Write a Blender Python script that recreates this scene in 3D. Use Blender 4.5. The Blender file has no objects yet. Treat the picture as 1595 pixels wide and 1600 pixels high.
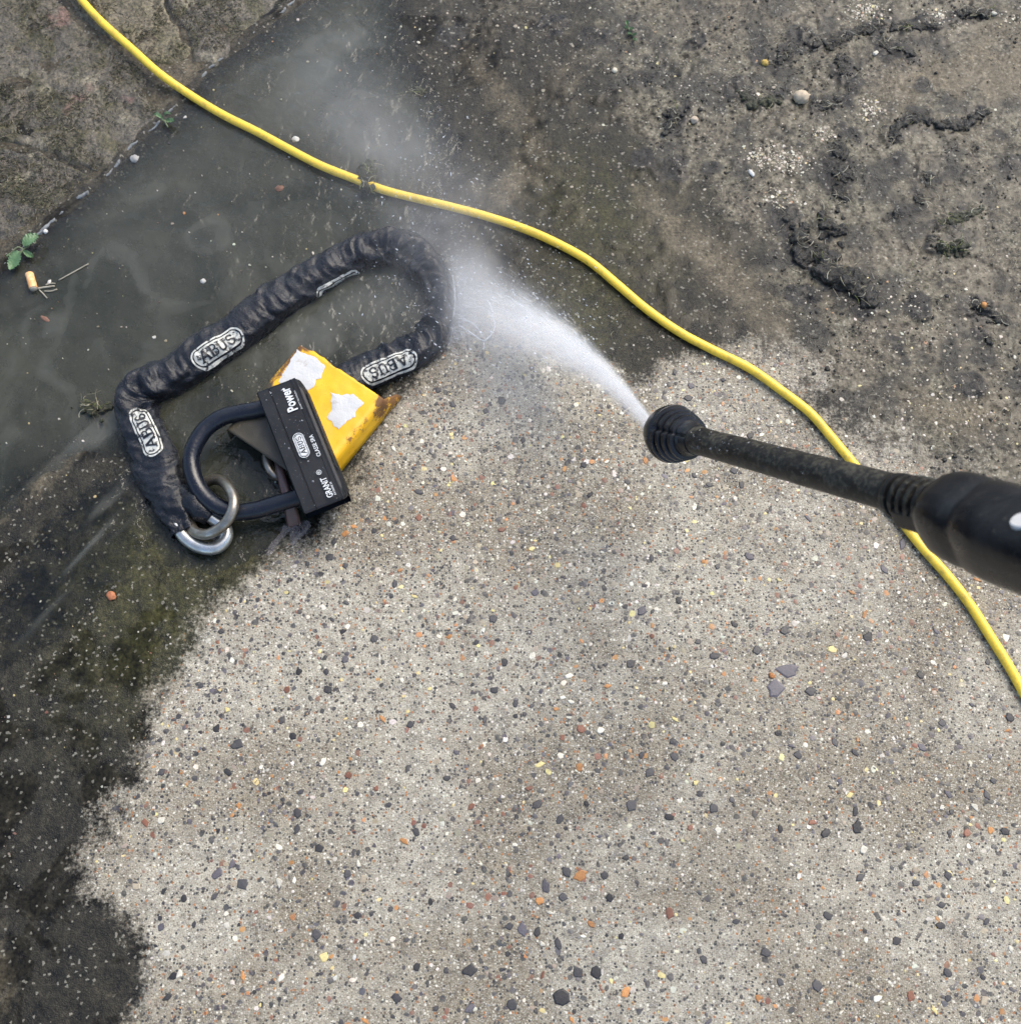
import bpy, bmesh, math, random
import numpy as np
from mathutils import Vector, Matrix

random.seed(7); RNG = np.random.default_rng(11)
SC = bpy.context.scene
COL = SC.collection

# ------------------------------------------------------------------ camera
TILT = math.radians(20.0); DIST = 1.10; HALF = math.radians(25.0)
CAM_Y = -DIST*math.sin(TILT); CAM_Z = DIST*math.cos(TILT)
W, H = 1595.0, 1600.0
cd = bpy.data.cameras.new('camera'); cam = bpy.data.objects.new('camera', cd); COL.objects.link(cam)
cam.location = (0, CAM_Y, CAM_Z); cam.rotation_euler = (TILT, 0, 0)
cd.sensor_fit = 'VERTICAL'; cd.angle = 2*HALF; cd.clip_start = 0.01; cd.clip_end = 500
cd.dof.use_dof = True; cd.dof.focus_distance = 1.08; cd.dof.aperture_fstop = 7.0
SC.camera = cam

# ------------------------------------------------------------------ light
SUN_EL = math.radians(52); SUN_AZ = math.radians(48)      # from the upper right of the picture
sv = Vector((math.cos(SUN_EL)*math.cos(SUN_AZ), math.cos(SUN_EL)*math.sin(SUN_AZ), math.sin(SUN_EL)))
world = bpy.data.worlds.new('World'); SC.world = world; world.use_nodes = True
wn = world.node_tree; wn.nodes.clear()
wo = wn.nodes.new('ShaderNodeOutputWorld'); wb = wn.nodes.new('ShaderNodeBackground'); ws = wn.nodes.new('ShaderNodeTexSky')
ws.sky_type = 'NISHITA'; ws.sun_disc = False; ws.sun_elevation = SUN_EL; ws.sun_rotation = math.atan2(sv.x, sv.y)
ws.air_density = 1.0; ws.dust_density = 3.0; ws.ozone_density = 1.0
wb.inputs['Strength'].default_value = 0.14
wn.links.new(ws.outputs[0], wb.inputs[0]); wn.links.new(wb.outputs[0], wo.inputs[0])
sl = bpy.data.lights.new('sun', 'SUN'); sl.energy = 1.35; sl.angle = math.radians(42); sl.color = (1.0, 0.93, 0.80)
so = bpy.data.objects.new('sun', sl); COL.objects.link(so); so.rotation_euler = sv.to_track_quat('Z', 'Y').to_euler()
SC.view_settings.view_transform = 'Standard'; SC.view_settings.look = 'None'
SC.view_settings.gamma = 1.0; SC.view_settings.exposure = 0.95; SC.view_settings.use_curve_mapping = False
SC.cycles.volume_bounces = 3; SC.cycles.volume_step_rate = 1.0; SC.cycles.volume_max_steps = 64; SC.cycles.use_adaptive_sampling = True; SC.cycles.adaptive_threshold = 0.02
SC.cycles.diffuse_bounces = 2; SC.cycles.glossy_bounces = 2; SC.cycles.transmission_bounces = 2
SC.cycles.transparent_max_bounces = 8; SC.cycles.max_bounces = 4

# ------------------------------------------------------------------ geometry helpers
TH = math.tan(HALF)
def G(px, py, z=0.0):
    """point of the place at height z seen at pixel (px, py) of the photograph"""
    dx = (px-W/2)/(H/2)*TH; dy = (H/2-py)/(H/2)*TH
    d = Vector((dx, dy*math.cos(TILT)+math.sin(TILT), dy*math.sin(TILT)-math.cos(TILT)))
    t = (z-CAM_Z)/d.z
    return Vector((d.x*t, CAM_Y+d.y*t, z))
def G2(px, py): g = G(px, py); return (g.x, g.y)
PX = 0.000645                                             # metres a pixel covers near the middle

def sm(a, b, x):
    t = np.clip((x-a)/(b-a), 0, 1); return t*t*(3-2*t)
def _h(i, j, k, seed):
    n = (i*374761393 + j*668265263 + k*2147483647 + seed*1442695041) & 0xffffffff
    n = ((n ^ (n >> 13))*1274126177) & 0xffffffff
    n = ((n ^ (n >> 16))*2246822519) & 0xffffffff
    return ((n ^ (n >> 15)) & 0xffffff)/float(0xffffff)
def vn(x, y, z=None, seed=0):
    x = np.asarray(x, float); y = np.asarray(y, float); z = np.zeros_like(x) if z is None else np.asarray(z, float)
    i = np.floor(x).astype(np.int64); j = np.floor(y).astype(np.int64); k = np.floor(z).astype(np.int64)
    fx, fy, fz = x-i, y-j, z-k
    fx, fy, fz = (f*f*(3-2*f) for f in (fx, fy, fz))
    r = 0
    for a in (0, 1):
        for b in (0, 1):
            for c in (0, 1):
                r = r + _h(i+a, j+b, k+c, seed)*(fx if a else 1-fx)*(fy if b else 1-fy)*(fz if c else 1-fz)
    return r
def fbm(x, y, z=None, f=1.0, o=4, seed=0, gain=0.5):
    r = 0; a = 1.0; s = 0
    for q in range(o):
        r = r + a*vn(np.asarray(x)*f, np.asarray(y)*f, None if z is None else np.asarray(z)*f, seed+q*17); s += a; a *= gain; f *= 2.03
    return r/s                                            # 0..1, mean .5
def sdf(poly, x, y):
    """signed distance to a polygon, positive inside"""
    P = np.array(poly, float); x = np.asarray(x, float); y = np.asarray(y, float)
    d = np.full(x.shape, 1e9); ins = np.zeros(x.shape, bool)
    for a in range(len(P)):
        x1, y1 = P[a]; x2, y2 = P[(a+1) % len(P)]
        ex, ey = x2-x1, y2-y1; L = ex*ex+ey*ey+1e-18
        t = np.clip(((x-x1)*ex+(y-y1)*ey)/L, 0, 1)
        d = np.minimum(d, (x-x1-t*ex)**2+(y-y1-t*ey)**2)
        c = ((y1 > y) != (y2 > y)) & (x < ex*(y-y1)/(ey if abs(ey) > 1e-12 else 1e-12)+x1)
        ins ^= c
    d = np.sqrt(d); return np.where(ins, d, -d)
def gauss(x, y, px, py, r, rx=None, ang=0):
    c = G(px, py); dx, dy = x-c.x, y-c.y
    a = math.radians(ang); u = dx*math.cos(a)+dy*math.sin(a); v = -dx*math.sin(a)+dy*math.cos(a)
    r1 = (rx or r)*PX; r2 = r*PX
    return np.exp(-(u/r1)**2-(v/r2)**2)

def mesh_np(name, V, faces, attrs=None, smooth=True):
    me = bpy.data.meshes.new(name); V = np.ascontiguousarray(V, dtype=np.float32)
    if not isinstance(faces, (list, tuple)): faces = [faces]
    faces = [np.ascontiguousarray(f, dtype=np.int32) for f in faces if len(f)]
    me.vertices.add(len(V)); me.vertices.foreach_set('co', V.ravel())
    nl = sum(f.size for f in faces); nf = sum(len(f) for f in faces)
    me.loops.add(nl); me.loops.foreach_set('vertex_index', np.concatenate([f.ravel() for f in faces]))
    me.polygons.add(nf); st = []; o = 0
    for f in faces:
        st.append(o+np.arange(len(f))*f.shape[1]); o += f.size
    me.polygons.foreach_set('loop_start', np.concatenate(st).astype(np.int32))
    me.update(calc_edges=True)
    for k, a in (attrs or {}).items():
        at = me.attributes.new(k, 'FLOAT_COLOR', 'POINT'); a = np.asarray(a, np.float32)
        if a.shape[1] == 3: a = np.hstack([a, np.ones((len(a), 1), np.float32)])
        at.data.foreach_set('color', np.ascontiguousarray(a).ravel())
    me.polygons.foreach_set('use_smooth', np.full(nf, smooth))
    me.validate(); return me
def add(name, me, mat=None, parent=None):
    o = bpy.data.objects.new(name, me); COL.objects.link(o)
    if mat is not None and not me.materials: me.materials.append(mat)
    if parent is not None: o.parent = parent
    return o
def tag(o, label=None, cat=None, group=None, kind=None):
    for k, v in (('label', label), ('category', cat), ('group', group), ('kind', kind)):
        if v: o[k] = v
    return o
def empty(name, loc=(0, 0, 0)):
    o = bpy.data.objects.new(name, None); COL.objects.link(o); o.location = loc; o.empty_display_size = .02; return o
def child_world(o, root):                                  # a part whose mesh is written in world coordinates
    o.parent = root; o.matrix_parent_inverse = Matrix.Translation(root.location).inverted(); return o
def grid_faces(n, m, wrap=False):
    a = np.arange(n*m).reshape(n, m)
    if wrap: a = np.hstack([a, a[:, :1]])
    return np.stack([a[:-1, :-1], a[:-1, 1:], a[1:, 1:], a[1:, :-1]], -1).reshape(-1, 4)
def catmull(P, n):
    P = np.array(P, float); P = np.vstack([2*P[0]-P[1], P, 2*P[-1]-P[-2]]); out = []
    for i in range(1, len(P)-2):
        t = np.linspace(0, 1, n, endpoint=False)[:, None]; a, b, c, d = P[i-1], P[i], P[i+1], P[i+2]
        out.append(.5*((2*b)+(-a+c)*t+(2*a-5*b+4*c-d)*t**2+(-a+3*b-3*c+d)*t**3))
    out.append(P[-2][None]); return np.vstack(out)
def tube_arrays(path, rad, seg=12, cap=True, closed=False):
    P = np.array(path, float); n = len(P); R = np.full(n, rad) if np.isscalar(rad) else np.array(rad, float)
    T = np.gradient(P, axis=0) if not closed else np.roll(P, -1, 0)-np.roll(P, 1, 0)
    T /= np.linalg.norm(T, axis=1)[:, None]+1e-12
    u = np.cross(T[0], [0, 0, 1.]);  u = u if np.linalg.norm(u) > 1e-4 else np.array([1., 0, 0]); u /= np.linalg.norm(u)
    U = []
    for t in T:
        u = u-t*np.dot(u, t); u /= np.linalg.norm(u)+1e-12; U.append(u)
    U = np.array(U); B = np.cross(T, U); th = np.linspace(0, 2*np.pi, seg, endpoint=False)
    V = P[:, None]+R[:, None, None]*(np.cos(th)[None, :, None]*U[:, None]+np.sin(th)[None, :, None]*B[:, None])
    V = V.reshape(-1, 3); F = grid_faces(n, seg, True)
    if closed:
        a = np.arange(seg); l = (n-1)*seg+a; F = np.vstack([F, np.stack([l, np.roll(l, -1), np.roll(a, -1), a], 1)])
    faces = [F]
    if cap and not closed:
        V = np.vstack([V, P[0], P[-1]]); a = np.arange(seg); c0 = n*seg
        faces.append(np.vstack([np.stack([np.roll(a, -1), a, np.full(seg, c0)], 1),
                                np.stack([(n-1)*seg+a, (n-1)*seg+np.roll(a, -1), np.full(seg, c0+1)], 1)]))
    return V, faces
def tube(name, path, rad, mat, parent=None, seg=12, closed=False):
    V, F = tube_arrays(path, rad, seg, True, closed); return add(name, mesh_np(name, V, F), mat, parent)
def merge(parts):
    V = []; T = {}; o = 0
    for v, fs in parts:
        V.append(v)
        for f in (fs if isinstance(fs, (list, tuple)) else [fs]):
            T.setdefault(f.shape[1], []).append(f+o)
        o += len(v)
    return np.vstack(V), [np.vstack(t) for t in T.values()]

# ------------------------------------------------------------------ material helpers
class NT:
    def __init__(s, name):
        s.m = bpy.data.materials.new(name); s.m.use_nodes = True; s.t = s.m.node_tree; s.t.nodes.clear()
        s.out = s.t.nodes.new('ShaderNodeOutputMaterial'); s._pos = None; s.dim = '3D'
    def n(s, typ, ins=None, **props):
        nd = s.t.nodes.new(typ)
        for k, v in props.items(): setattr(nd, k, v)
        for k, v in (ins or {}).items(): s.set(nd.inputs[k], v)
        return nd
    def set(s, inp, v):
        if isinstance(v, bpy.types.NodeSocket): s.t.links.new(v, inp)
        elif isinstance(v, (tuple, list)) and len(v) == 3 and inp.type == 'RGBA': inp.default_value = (*v, 1)
        else: inp.default_value = v
    @property
    def obj(s):
        if s._pos is None: s._pos = s.n('ShaderNodeTexCoord').outputs['Object']
        return s._pos
    def math(s, op, a, b=0.0, clamp=False):
        return s.n('ShaderNodeMath', {0: a, 1: b}, operation=op, use_clamp=clamp).outputs[0]
    def mul(s, a, b): return s.math('MULTIPLY', a, b)
    def plus(s, a, b): return s.math('ADD', a, b)
    def mix(s, f, a, b):
        return s.n('ShaderNodeMix', {0: f, 6: a, 7: b}, data_type='RGBA', clamp_factor=True).outputs[2]
    def mulc(s, f, a, b):
        return s.n('ShaderNodeMix', {0: f, 6: a, 7: b}, data_type='RGBA', blend_type='MULTIPLY').outputs[2]
    def noise(s, scale, detail=3.0, rough=.55, vec=None, dist=0.0):
        return s.n('ShaderNodeTexNoise', {'Vector': vec or s.obj, 'Scale': scale, 'Detail': detail, 'Roughness': rough, 'Distortion': dist}, noise_dimensions=s.dim).outputs['Fac']
    def voro(s, scale, feature='F1', vec=None, rnd=1.0):
        return s.n('ShaderNodeTexVoronoi', {'Vector': vec or s.obj, 'Scale': scale, 'Randomness': rnd}, feature=feature, voronoi_dimensions=s.dim)
    def ramp(s, f, stops, interp='LINEAR'):
        nd = s.n('ShaderNodeValToRGB', {0: f}); cr = nd.color_ramp; cr.interpolation = interp
        while len(cr.elements) < len(stops): cr.elements.new(.5)
        for e, (p, c) in zip(cr.elements, stops):
            e.position = p; e.color = (c, c, c, 1) if np.isscalar(c) else (*c, 1)
        return nd.outputs[0]
    def range(s, v, a, b, c=0.0, d=1.0, smooth=False):
        return s.n('ShaderNodeMapRange', {0: v, 1: a, 2: b, 3: c, 4: d}, interpolation_type='SMOOTHSTEP' if smooth else 'LINEAR').outputs[0]
    def map(s, scale=(1, 1, 1), rot=(0, 0, 0), vec=None):
        return s.n('ShaderNodeMapping', {0: vec or s.obj, 2: rot, 3: scale}).outputs[0]
    def attr(s, name): return s.n('ShaderNodeAttribute', attribute_name=name)
    def sep(s, c): return s.n('ShaderNodeSeparateColor', {0: c}).outputs
    def bump(s, h, strength=.5, dist=.001, normal=None):
        i = {'Height': h, 'Strength': strength, 'Distance': dist}
        if normal: i['Normal'] = normal
        return s.n('ShaderNodeBump', i).outputs[0]
    def pbr(s, **k):
        b = s.n('ShaderNodeBsdfPrincipled'); 
        for q, v in k.items(): s.set(b.inputs[q.replace('_', ' ')], v)
        s.t.links.new(b.outputs[0], s.out.inputs[0]); return b
def simple(name, col, rough=.6, var=.25, scale=60., bump=.3, bdist=.0006, metallic=0., spec=.5, col2=None):
    t = NT(name); nz = t.noise(scale, 4, .6)
    c2 = col2 or tuple(c*(1-var*2) for c in col); c1 = tuple(min(1, c*(1+var*.4)) for c in col)
    t.pbr(Base_Color=t.mix(t.range(nz, .32, .68), c2, c1), Roughness=t.range(nz, .2, .8, rough-.1, rough+.1), Metallic=metallic,
          Specular_IOR_Level=spec, Normal=t.bump(t.noise(scale*4, 3, .6), bump, bdist))
    return t.m

# ------------------------------------------------------------------ fields of the ground
P2 = lambda L: [G2(*p) for p in L]
KERB = P2([(520, -60), (440, 18), (400, 48), (330, 105), (290, 152), (250, 190), (210, 225), (165, 278), (80, 345), (30, 392), (0, 420), (-70, 480), (-400, 760), (-900, 400), (-500, -500), (560, -500)])
CLEAN = P2([(195, 1700), (215, 1560), (226, 1490), (205, 1445), (150, 1400), (143, 1335), (172, 1290), (163, 1265), (215, 1232), (226, 1170),
            (240, 1095), (290, 1030), (325, 965), (370, 915), (430, 868), (500, 830), (552, 792), (562, 735), (590, 670), (640, 605), (700, 530),
            (770, 490), (865, 515), (930, 550), (985, 588), (1040, 574), (1100, 556), (1190, 548), (1240, 560), (1270, 620), (1320, 670), (1400, 715),
            (1500, 750), (1600, 850), (1900, 1000), (1900, 1900), (200, 1900)])
PUDDLE = P2([(520, -60), (440, 18), (330, 105), (250, 190), (165, 278), (80, 345), (0, 420), (-120, 520), (-300, 800), (-120, 850), (0, 800), (60, 750),
             (130, 720), (185, 730), (225, 800), (270, 875), (350, 885), (430, 850), (490, 815), (530, 740), (560, 640), (640, 590), (700, 520),
             (712, 440), (690, 360), (700, 300), (730, 240), (700, 160), (640, 90), (640, 20), (620, -60)])
MUD = P2([(930, -80), (1700, -80), (1700, 830), (1520, 775), (1400, 705), (1280, 620), (1225, 485), (1180, 380), (1060, 275), (985, 190), (935, 90)])
WATER_Z = -0.0015

CL = [([(1250, 372), (1268, 405), (1300, 428), (1330, 448), (1350, 472)], 25, .62, 'largest mud clump, a long knobbly clod full of roots', None, 60),
      ([(1283, 342), (1300, 362)], 17, .7, 'dark clod touching the upper end of the largest mud clump', None, 14),
      ([(1463, 387), (1485, 392), (1508, 390)], 13, .75, 'mossy twin-lobed clod with yellow green shoots, right of the largest clump', 'moss', 22),
      ([(1306, 222), (1312, 246)], 13, .45, 'upper clod in the short column of three below the pale cream pebble', None, 10),
      ([(1309, 277)], 15, .6, 'round middle clod in the short column of three', None, 8),
      ([(1310, 298), (1314, 314)], 12, .4, 'lower flattened clod in the short column of three', None, 8),
      ([(1156, 143), (1170, 160), (1190, 163), (1215, 157)], 9, .6, 'slug-shaped dark clod with a thin tail left of the cream pebble', 'moss', 6),
      ([(1054, 178), (1047, 192), (1044, 206)], 10, .55, 'glossy black leaf-shaped clod beside a tiny pale pebble', None, 8),
      ([(1392, 220), (1402, 198), (1430, 186), (1462, 194), (1500, 198), (1538, 176)], 9, .55, 'long curved ridge of dark mud near the right border', None, 30),
      ([(1280, 73), (1312, 66), (1340, 50), (1372, 44)], 9, .5, 'slanting row of dark mud near the top right', None, 20),
      ([(1396, 42), (1425, 44), (1460, 42)], 8, .5, 'short dark mud streak carrying on from the slanting row', None, 14),
      ([(1375, 66), (1395, 78), (1425, 84)], 8, .35, 'smeared mud patch under the slanting row with white chips', None, 14),
      ([(1495, 22), (1520, 24), (1545, 20)], 10, .55, 'tangled dark mud heap at the top right corner', None, 26),
      ([(1316, 95), (1313, 120)], 9, .4, 'small upright mud smear above the cream pebble', None, 6),
      ([(1278, 172), (1292, 164), (1312, 155)], 8, .45, 'slanting mud smear right below the cream pebble', None, 8),
      ([(1520, 477), (1542, 490), (1560, 502)], 11, .5, 'dark clod holding an orange chip at the right border', None, 14),
      ([(1434, 308), (1440, 318)], 11, .45, 'lone small clod between the column of three and the right border', None, 6),
      ([(1447, 280)], 8, .6, 'pea-sized dark clod above the lone small clod', None, 4),
      ([(1540, 528), (1546, 534)], 9, .5, 'small dark clod low down at the right border, below the orange chip', None, 5),
      ([(1468, 352), (1500, 340), (1530, 328)], 8, .4, 'wispy green and black smear just above the mossy clod', 'moss', 20),
      ([(1212, 100), (1228, 84)], 8, .6, 'dark clod next to a small yellow pebble', None, 6),
      ([(1398, 336)], 7, .5, 'tiny dark clod left of the wispy green smear', None, 3),
      ([(640, 138), (660, 146)], 11, .45, 'muddy lump in the mist above the hose', 'moss', 8),
      ([(575, 262), (578, 282), (574, 302)], 13, 1.0, 'weedy mud lump draped over the yellow hose', 'moss', 20),
      ([(140, 632), (155, 645)], 13, .7, 'small green moss tuft in the puddle left of the chain', 'moss', 24)]

def smear(x, y):
    """thin mud spread round the clods"""
    x = np.asarray(x, float); y = np.asarray(y, float); d = np.full(x.shape, 9.)
    for path, r, *_ in CL[:22]:
        P = P2(path) if len(path) > 1 else P2([path[0], (path[0][0]+3, path[0][1])])
        for (x1, y1), (x2, y2) in zip(P[:-1], P[1:]):
            ex, ey = x2-x1, y2-y1; q = np.clip(((x-x1)*ex+(y-y1)*ey)/(ex*ex+ey*ey+1e-12), 0, 1)
            d = np.minimum(d, (np.hypot(x-x1-q*ex, y-y1-q*ey)-r*PX*.6))
    for px, py, r in SMUDGE:
        g = G(px, py); d = np.minimum(d, np.hypot(x-g.x, y-g.y)-r*PX*.5)
    nz = fbm(x, y, f=48, o=4, seed=171)-.5
    return sm(.017, -.003, d+nz*.045)
SMUDGE = [(1010, 240, 30), (1060, 262, 26), (1100, 268, 24), (1000, 130, 22), (1380, 300, 12), (1330, 210, 14), (1560, 215, 18), (1580, 250, 20), (1400, 240, 14), (1250, 460, 26), (1230, 340, 18), (1480, 440, 14), (1440, 480, 16),
          (1520, 600, 18), (1400, 540, 22), (1180, 90, 12), (1260, 60, 14), (1090, 60, 14), (930, 60, 20), (860, 40, 18), (700, 60, 22), (560, 40, 24), (1440, 130, 8), (1340, 140, 12), (1230, 210, 10)]

TANS = [([(700, 60), (760, 110), (805, 180), (835, 250), (800, 300), (740, 290)], 34, .42), ([(880, 90), (900, 150), (960, 230)], 40, .25), ([(1010, 310), (1070, 370), (1120, 420), (1180, 470), (1230, 540), (1290, 590)], 40, .42),
        ([(0, 800), (50, 765), (95, 725), (140, 690)], 20, .45), ([(1420, 640), (1500, 650), (1580, 640)], 50, .45), ([(1400, 140), (1460, 120), (1500, 170)], 45, .35), ([(640, 250), (700, 220)], 36, .3), ([(0, 1010), (40, 1050)], 26, .3), ([(1180, 330), (1240, 380)], 30, .25)]
def fields(x, y):
    n1 = fbm(x, y, f=18, o=5, seed=3)-.5; n2 = fbm(x, y, f=55, o=4, seed=9)-.5
    right = sm(.2, .3, x)*sm(-.02, .08, y)
    c = sdf(CLEAN, x, y)+n1*(.022+.05*right)+n2*.026
    w = .019+.040*right+.010*sm(.35, .65, fbm(x, y, f=7, o=2, seed=88))
    clean = sm(-w, w, c)
    mud = sm(-.035, .035, sdf(MUD, x, y)+n1*.08)
    mud = np.maximum(mud, .45*gauss(x, y, 800, 20, 110, 260))
    tan = 1.15*gauss(x, y, 1560, 100, 100, 190, 20)+.8*gauss(x, y, -5, 1510, 50)+.55*sm(0, .01, sdf(KERB, x, y))
    for line, r, amp in TANS:
        for q in range(len(line)-1):
            for f in (0, .5):
                (ax0, ay0), (bx0, by0) = line[q], line[q+1]; tan = tan+amp*gauss(x, y, ax0+(bx0-ax0)*f, ay0+(by0-ay0)*f, r)
    tan = np.clip(tan*sm(.22, .60, fbm(x, y, f=22, o=5, seed=21))*1.0, 0, .9)*(1-clean)
    green = .8*gauss(x, y, 930, 340, 110, 170, -50)+.8*gauss(x, y, 900, 500, 90)+1.*gauss(x, y, 310, 960, 110, 200, 40)+.9*gauss(x, y, 250, 830, 90, 160, 40)+.4*gauss(x, y, 1150, 200, 150)
    return clean, mud, tan, np.clip(green, 0, 1)
def SMZ(x, y): return smear(x, y)
def zg(x, y):
    """height of the concrete"""
    x = np.asarray(x, float); y = np.asarray(y, float)
    clean, mud, tan, green = fields(x, y)
    p = sdf(PUDDLE, x, y); k = sdf(KERB, x, y)
    z = (fbm(x, y, f=40, o=4, seed=5)-.5)*.0012
    z = z+(1-clean)*(fbm(x, y, f=70, o=4, seed=31)-.45)*.0022
    z = z+mud*((fbm(x, y, f=16, o=3, seed=41)-.5)*.0040+(fbm(x, y, f=190, o=2, seed=51)-.5)*.0030+.0005)
    z = z+SMZ(x, y)*(fbm(x, y, f=150, o=3, seed=151)-.25)*.0055
    basin = sm(-.02, .10, p)
    z = z-basin*.016+(fbm(x, y, f=9, o=3, seed=61)-.5)*.004*sm(-.06, .02, p)
    z = z-.0045*sm(.0, .02, k)+.004*sm(-.004, .004, k)                              # bed under the paving stones
    return z
def zg1(x, y): return float(zg(np.array([x]), np.array([y]))[0])

# ------------------------------------------------------------------ ground materials
def mat_ground():
    t = NT('wet_concrete'); t.dim = '2D'; a = t.attr('dirt'); s = t.sep(a.outputs['Color']); clean0, mud0, tan0 = s[0], s[1], s[2]; green0 = a.outputs['Alpha']
    s2 = t.sep(t.attr('dirt2').outputs['Color']); fine = t.noise(260, 4, .68); mid = t.noise(60, 4, .65); big = s2[1]
    near = t.math('MULTIPLY', t.mul(clean0, t.math('SUBTRACT', 1., clean0)), 5., clamp=True)
    clean = t.range(t.plus(clean0, t.mul(near, t.plus(t.mul(t.plus(fine, -.5), 1.3), t.mul(t.plus(mid, -.5), .9)))), .12, .88, smooth=True)
    # cement with sand grains
    g1 = t.voro(620); g2 = t.voro(330); r1 = t.sep(g1.outputs['Color']); r2 = t.sep(g2.outputs['Color'])
    cem = t.mix(t.range(big, .34, .64), (.225, .196, .136), (.375, .350, .275))
    cem = t.mulc(1., cem, t.ramp(mid, [(.25, .50), (.5, .97), (.75, 1.28)]))
    sand = t.ramp(r1[0], [(0, (.07, .06, .05)), (.13, (.16, .13, .10)), (.26, (.30, .27, .22)), (.62, (.36, .345, .30)), (.8, (.47, .44, .37)), (.93, (.68, .66, .58))], 'CONSTANT')
    con = t.mix(t.mul(t.range(g1.outputs['Distance'], .55, .2), .8), cem, sand)
    sel = t.range(r2[1], .74, .75); sand2 = t.ramp(r2[0], [(0, (.05, .05, .05)), (.38, (.13, .10, .07)), (.55, (.33, .15, .06)), (.68, (.22, .21, .2)), (.8, (.62, .59, .5))], 'CONSTANT')
    con = t.mix(t.mul(sel, t.range(g2.outputs['Distance'], .42, .3)), con, sand2)
    con = t.mulc(1., con, t.ramp(t.noise(900, 2, .6), [(.25, .70), (.7, 1.16)]))
    # dirt
    dark = t.mix(t.range(mid, .3, .75), (.0080, .0074, .0053), (.031, .0280, .0190))
    dark = t.mix(green0, dark, t.mix(t.range(mid, .3, .7), (.012, .0118, .0045), (.052, .050, .017)))
    mudc = t.mix(t.range(mid, .28, .72), (.044, .039, .027), (.150, .137, .098))
    mudc = t.mix(t.range(big, .35, .7, 0, .55), mudc, (.088, .074, .054))
    pits = t.voro(95); pd = pits.outputs['Distance']
    mudc = t.mulc(.85, mudc, t.ramp(t.plus(pd, t.mul(t.plus(fine, -.5), .5)), [(.08, .18), (.26, .95), (.48, 1.05), (.62, 1.45)]))
    mudc = t.mix(t.range(t.noise(30, 4, .75, dist=.5), .56, .70, 0, .35), mudc, (.20, .19, .14))
    mudc = t.mix(t.range(t.plus(s2[2], t.mul(t.plus(fine, -.5), .4)), .52, .66, 0, .8), mudc, (.026, .026, .023))
    d = t.mix(t.range(t.plus(mud0, t.mul(t.plus(mid, -.5), .6)), .25, .75, smooth=True), dark, mudc)
    d = t.mix(t.mul(t.range(t.plus(tan0, t.mul(t.plus(mid, -.5), .7)), .10, .80), .88), d, t.mix(mid, (.070, .058, .037), (.180, .152, .102)))
    d = t.mix(t.range(t.plus(s2[0], t.mul(t.plus(fine, -.5), .9)), .35, .7, 0, .93), d, t.mix(t.range(mid, .3, .7), (.011, .0105, .0095), (.040, .039, .036)))
    d = t.mulc(1., d, t.ramp(fine, [(.28, .40), (.5, 1.0), (.72, 1.7)]))
    sp = t.range(t.sep(t.voro(480).outputs['Color'])[0], .965, .97)
    d = t.mix(t.mul(sp, .4), d, (.42, .40, .33))
    col = t.mix(clean, d, con)
    h = t.plus(t.mul(fine, .6), t.mul(t.noise(700, 3, .6), .5))
    spec = t.range(clean, 0., 1., .26, .40)
    rough = t.mix(clean, t.range(mid, .3, .7, .24, .5), t.range(mid, .3, .7, .5, .75))
    wet = t.mul(t.range(t.noise(15, 4, .6, dist=.4), .47, .60, smooth=True), t.math('SUBTRACT', 1., clean))
    col = t.mulc(t.mul(wet, .5), col, (.5, .5, .5)); rough = t.mix(wet, rough, (.16, .16, .16)); spec = t.plus(spec, t.mul(wet, -.10))
    t.pbr(Base_Color=col, Roughness=rough, Normal=t.bump(h, t.range(wet, 0, 1, .8, .22), .0018), Specular_IOR_Level=spec)
    return t.m
M_GROUND = mat_ground()

def mat_chip(name, rough=.42):
    t = NT(name); c = t.attr('col').outputs['Color']; c = t.mix(t.range(t.noise(150, 3, .6), .42, .66, 0, .35), c, (.26, .24, .19))
    c = t.mulc(1., c, t.ramp(t.noise(420, 3, .6), [(.2, .72), (.7, 1.12)]))
    t.pbr(Base_Color=c, Roughness=rough, Normal=t.bump(t.noise(700, 2), .3, .0004)); return t.m
M_CHIP = mat_chip('aggregate')

# ------------------------------------------------------------------ ground sheet
def axis(lo, hi, step, far):
    c = np.arange(lo, hi+step/2, step); out = []; s = step*2; v = hi
    while v < far: v += s; out.append(v); s *= 1.35
    neg = []; s = step*2; v = lo
    while v > -far: v -= s; neg.append(v); s *= 1.35
    return np.concatenate([neg[::-1], c, out])
ax, ay = axis(-.70, .70, .0026, 60), axis(-.52, .72, .0026, 60)
gx, gy = np.meshgrid(ax, ay); fx, fy = gx.ravel(), gy.ravel()
cl, mu, ta, gr = fields(fx, fy)
me = mesh_np('pavement', np.stack([fx, fy, zg(fx, fy)], 1), grid_faces(len(ay), len(ax)), {'dirt': np.stack([cl, mu, ta, gr], 1), 'dirt2': np.stack([smear(fx, fy), fbm(fx, fy, f=11, o=4, seed=201), fbm(fx, fy, f=34, o=4, seed=203)], 1)})
pavement = add('pavement', me, M_GROUND)
tag(pavement, 'exposed aggregate concrete, washed pale in the middle and dirty at its edges', 'concrete', kind='structure')

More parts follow.
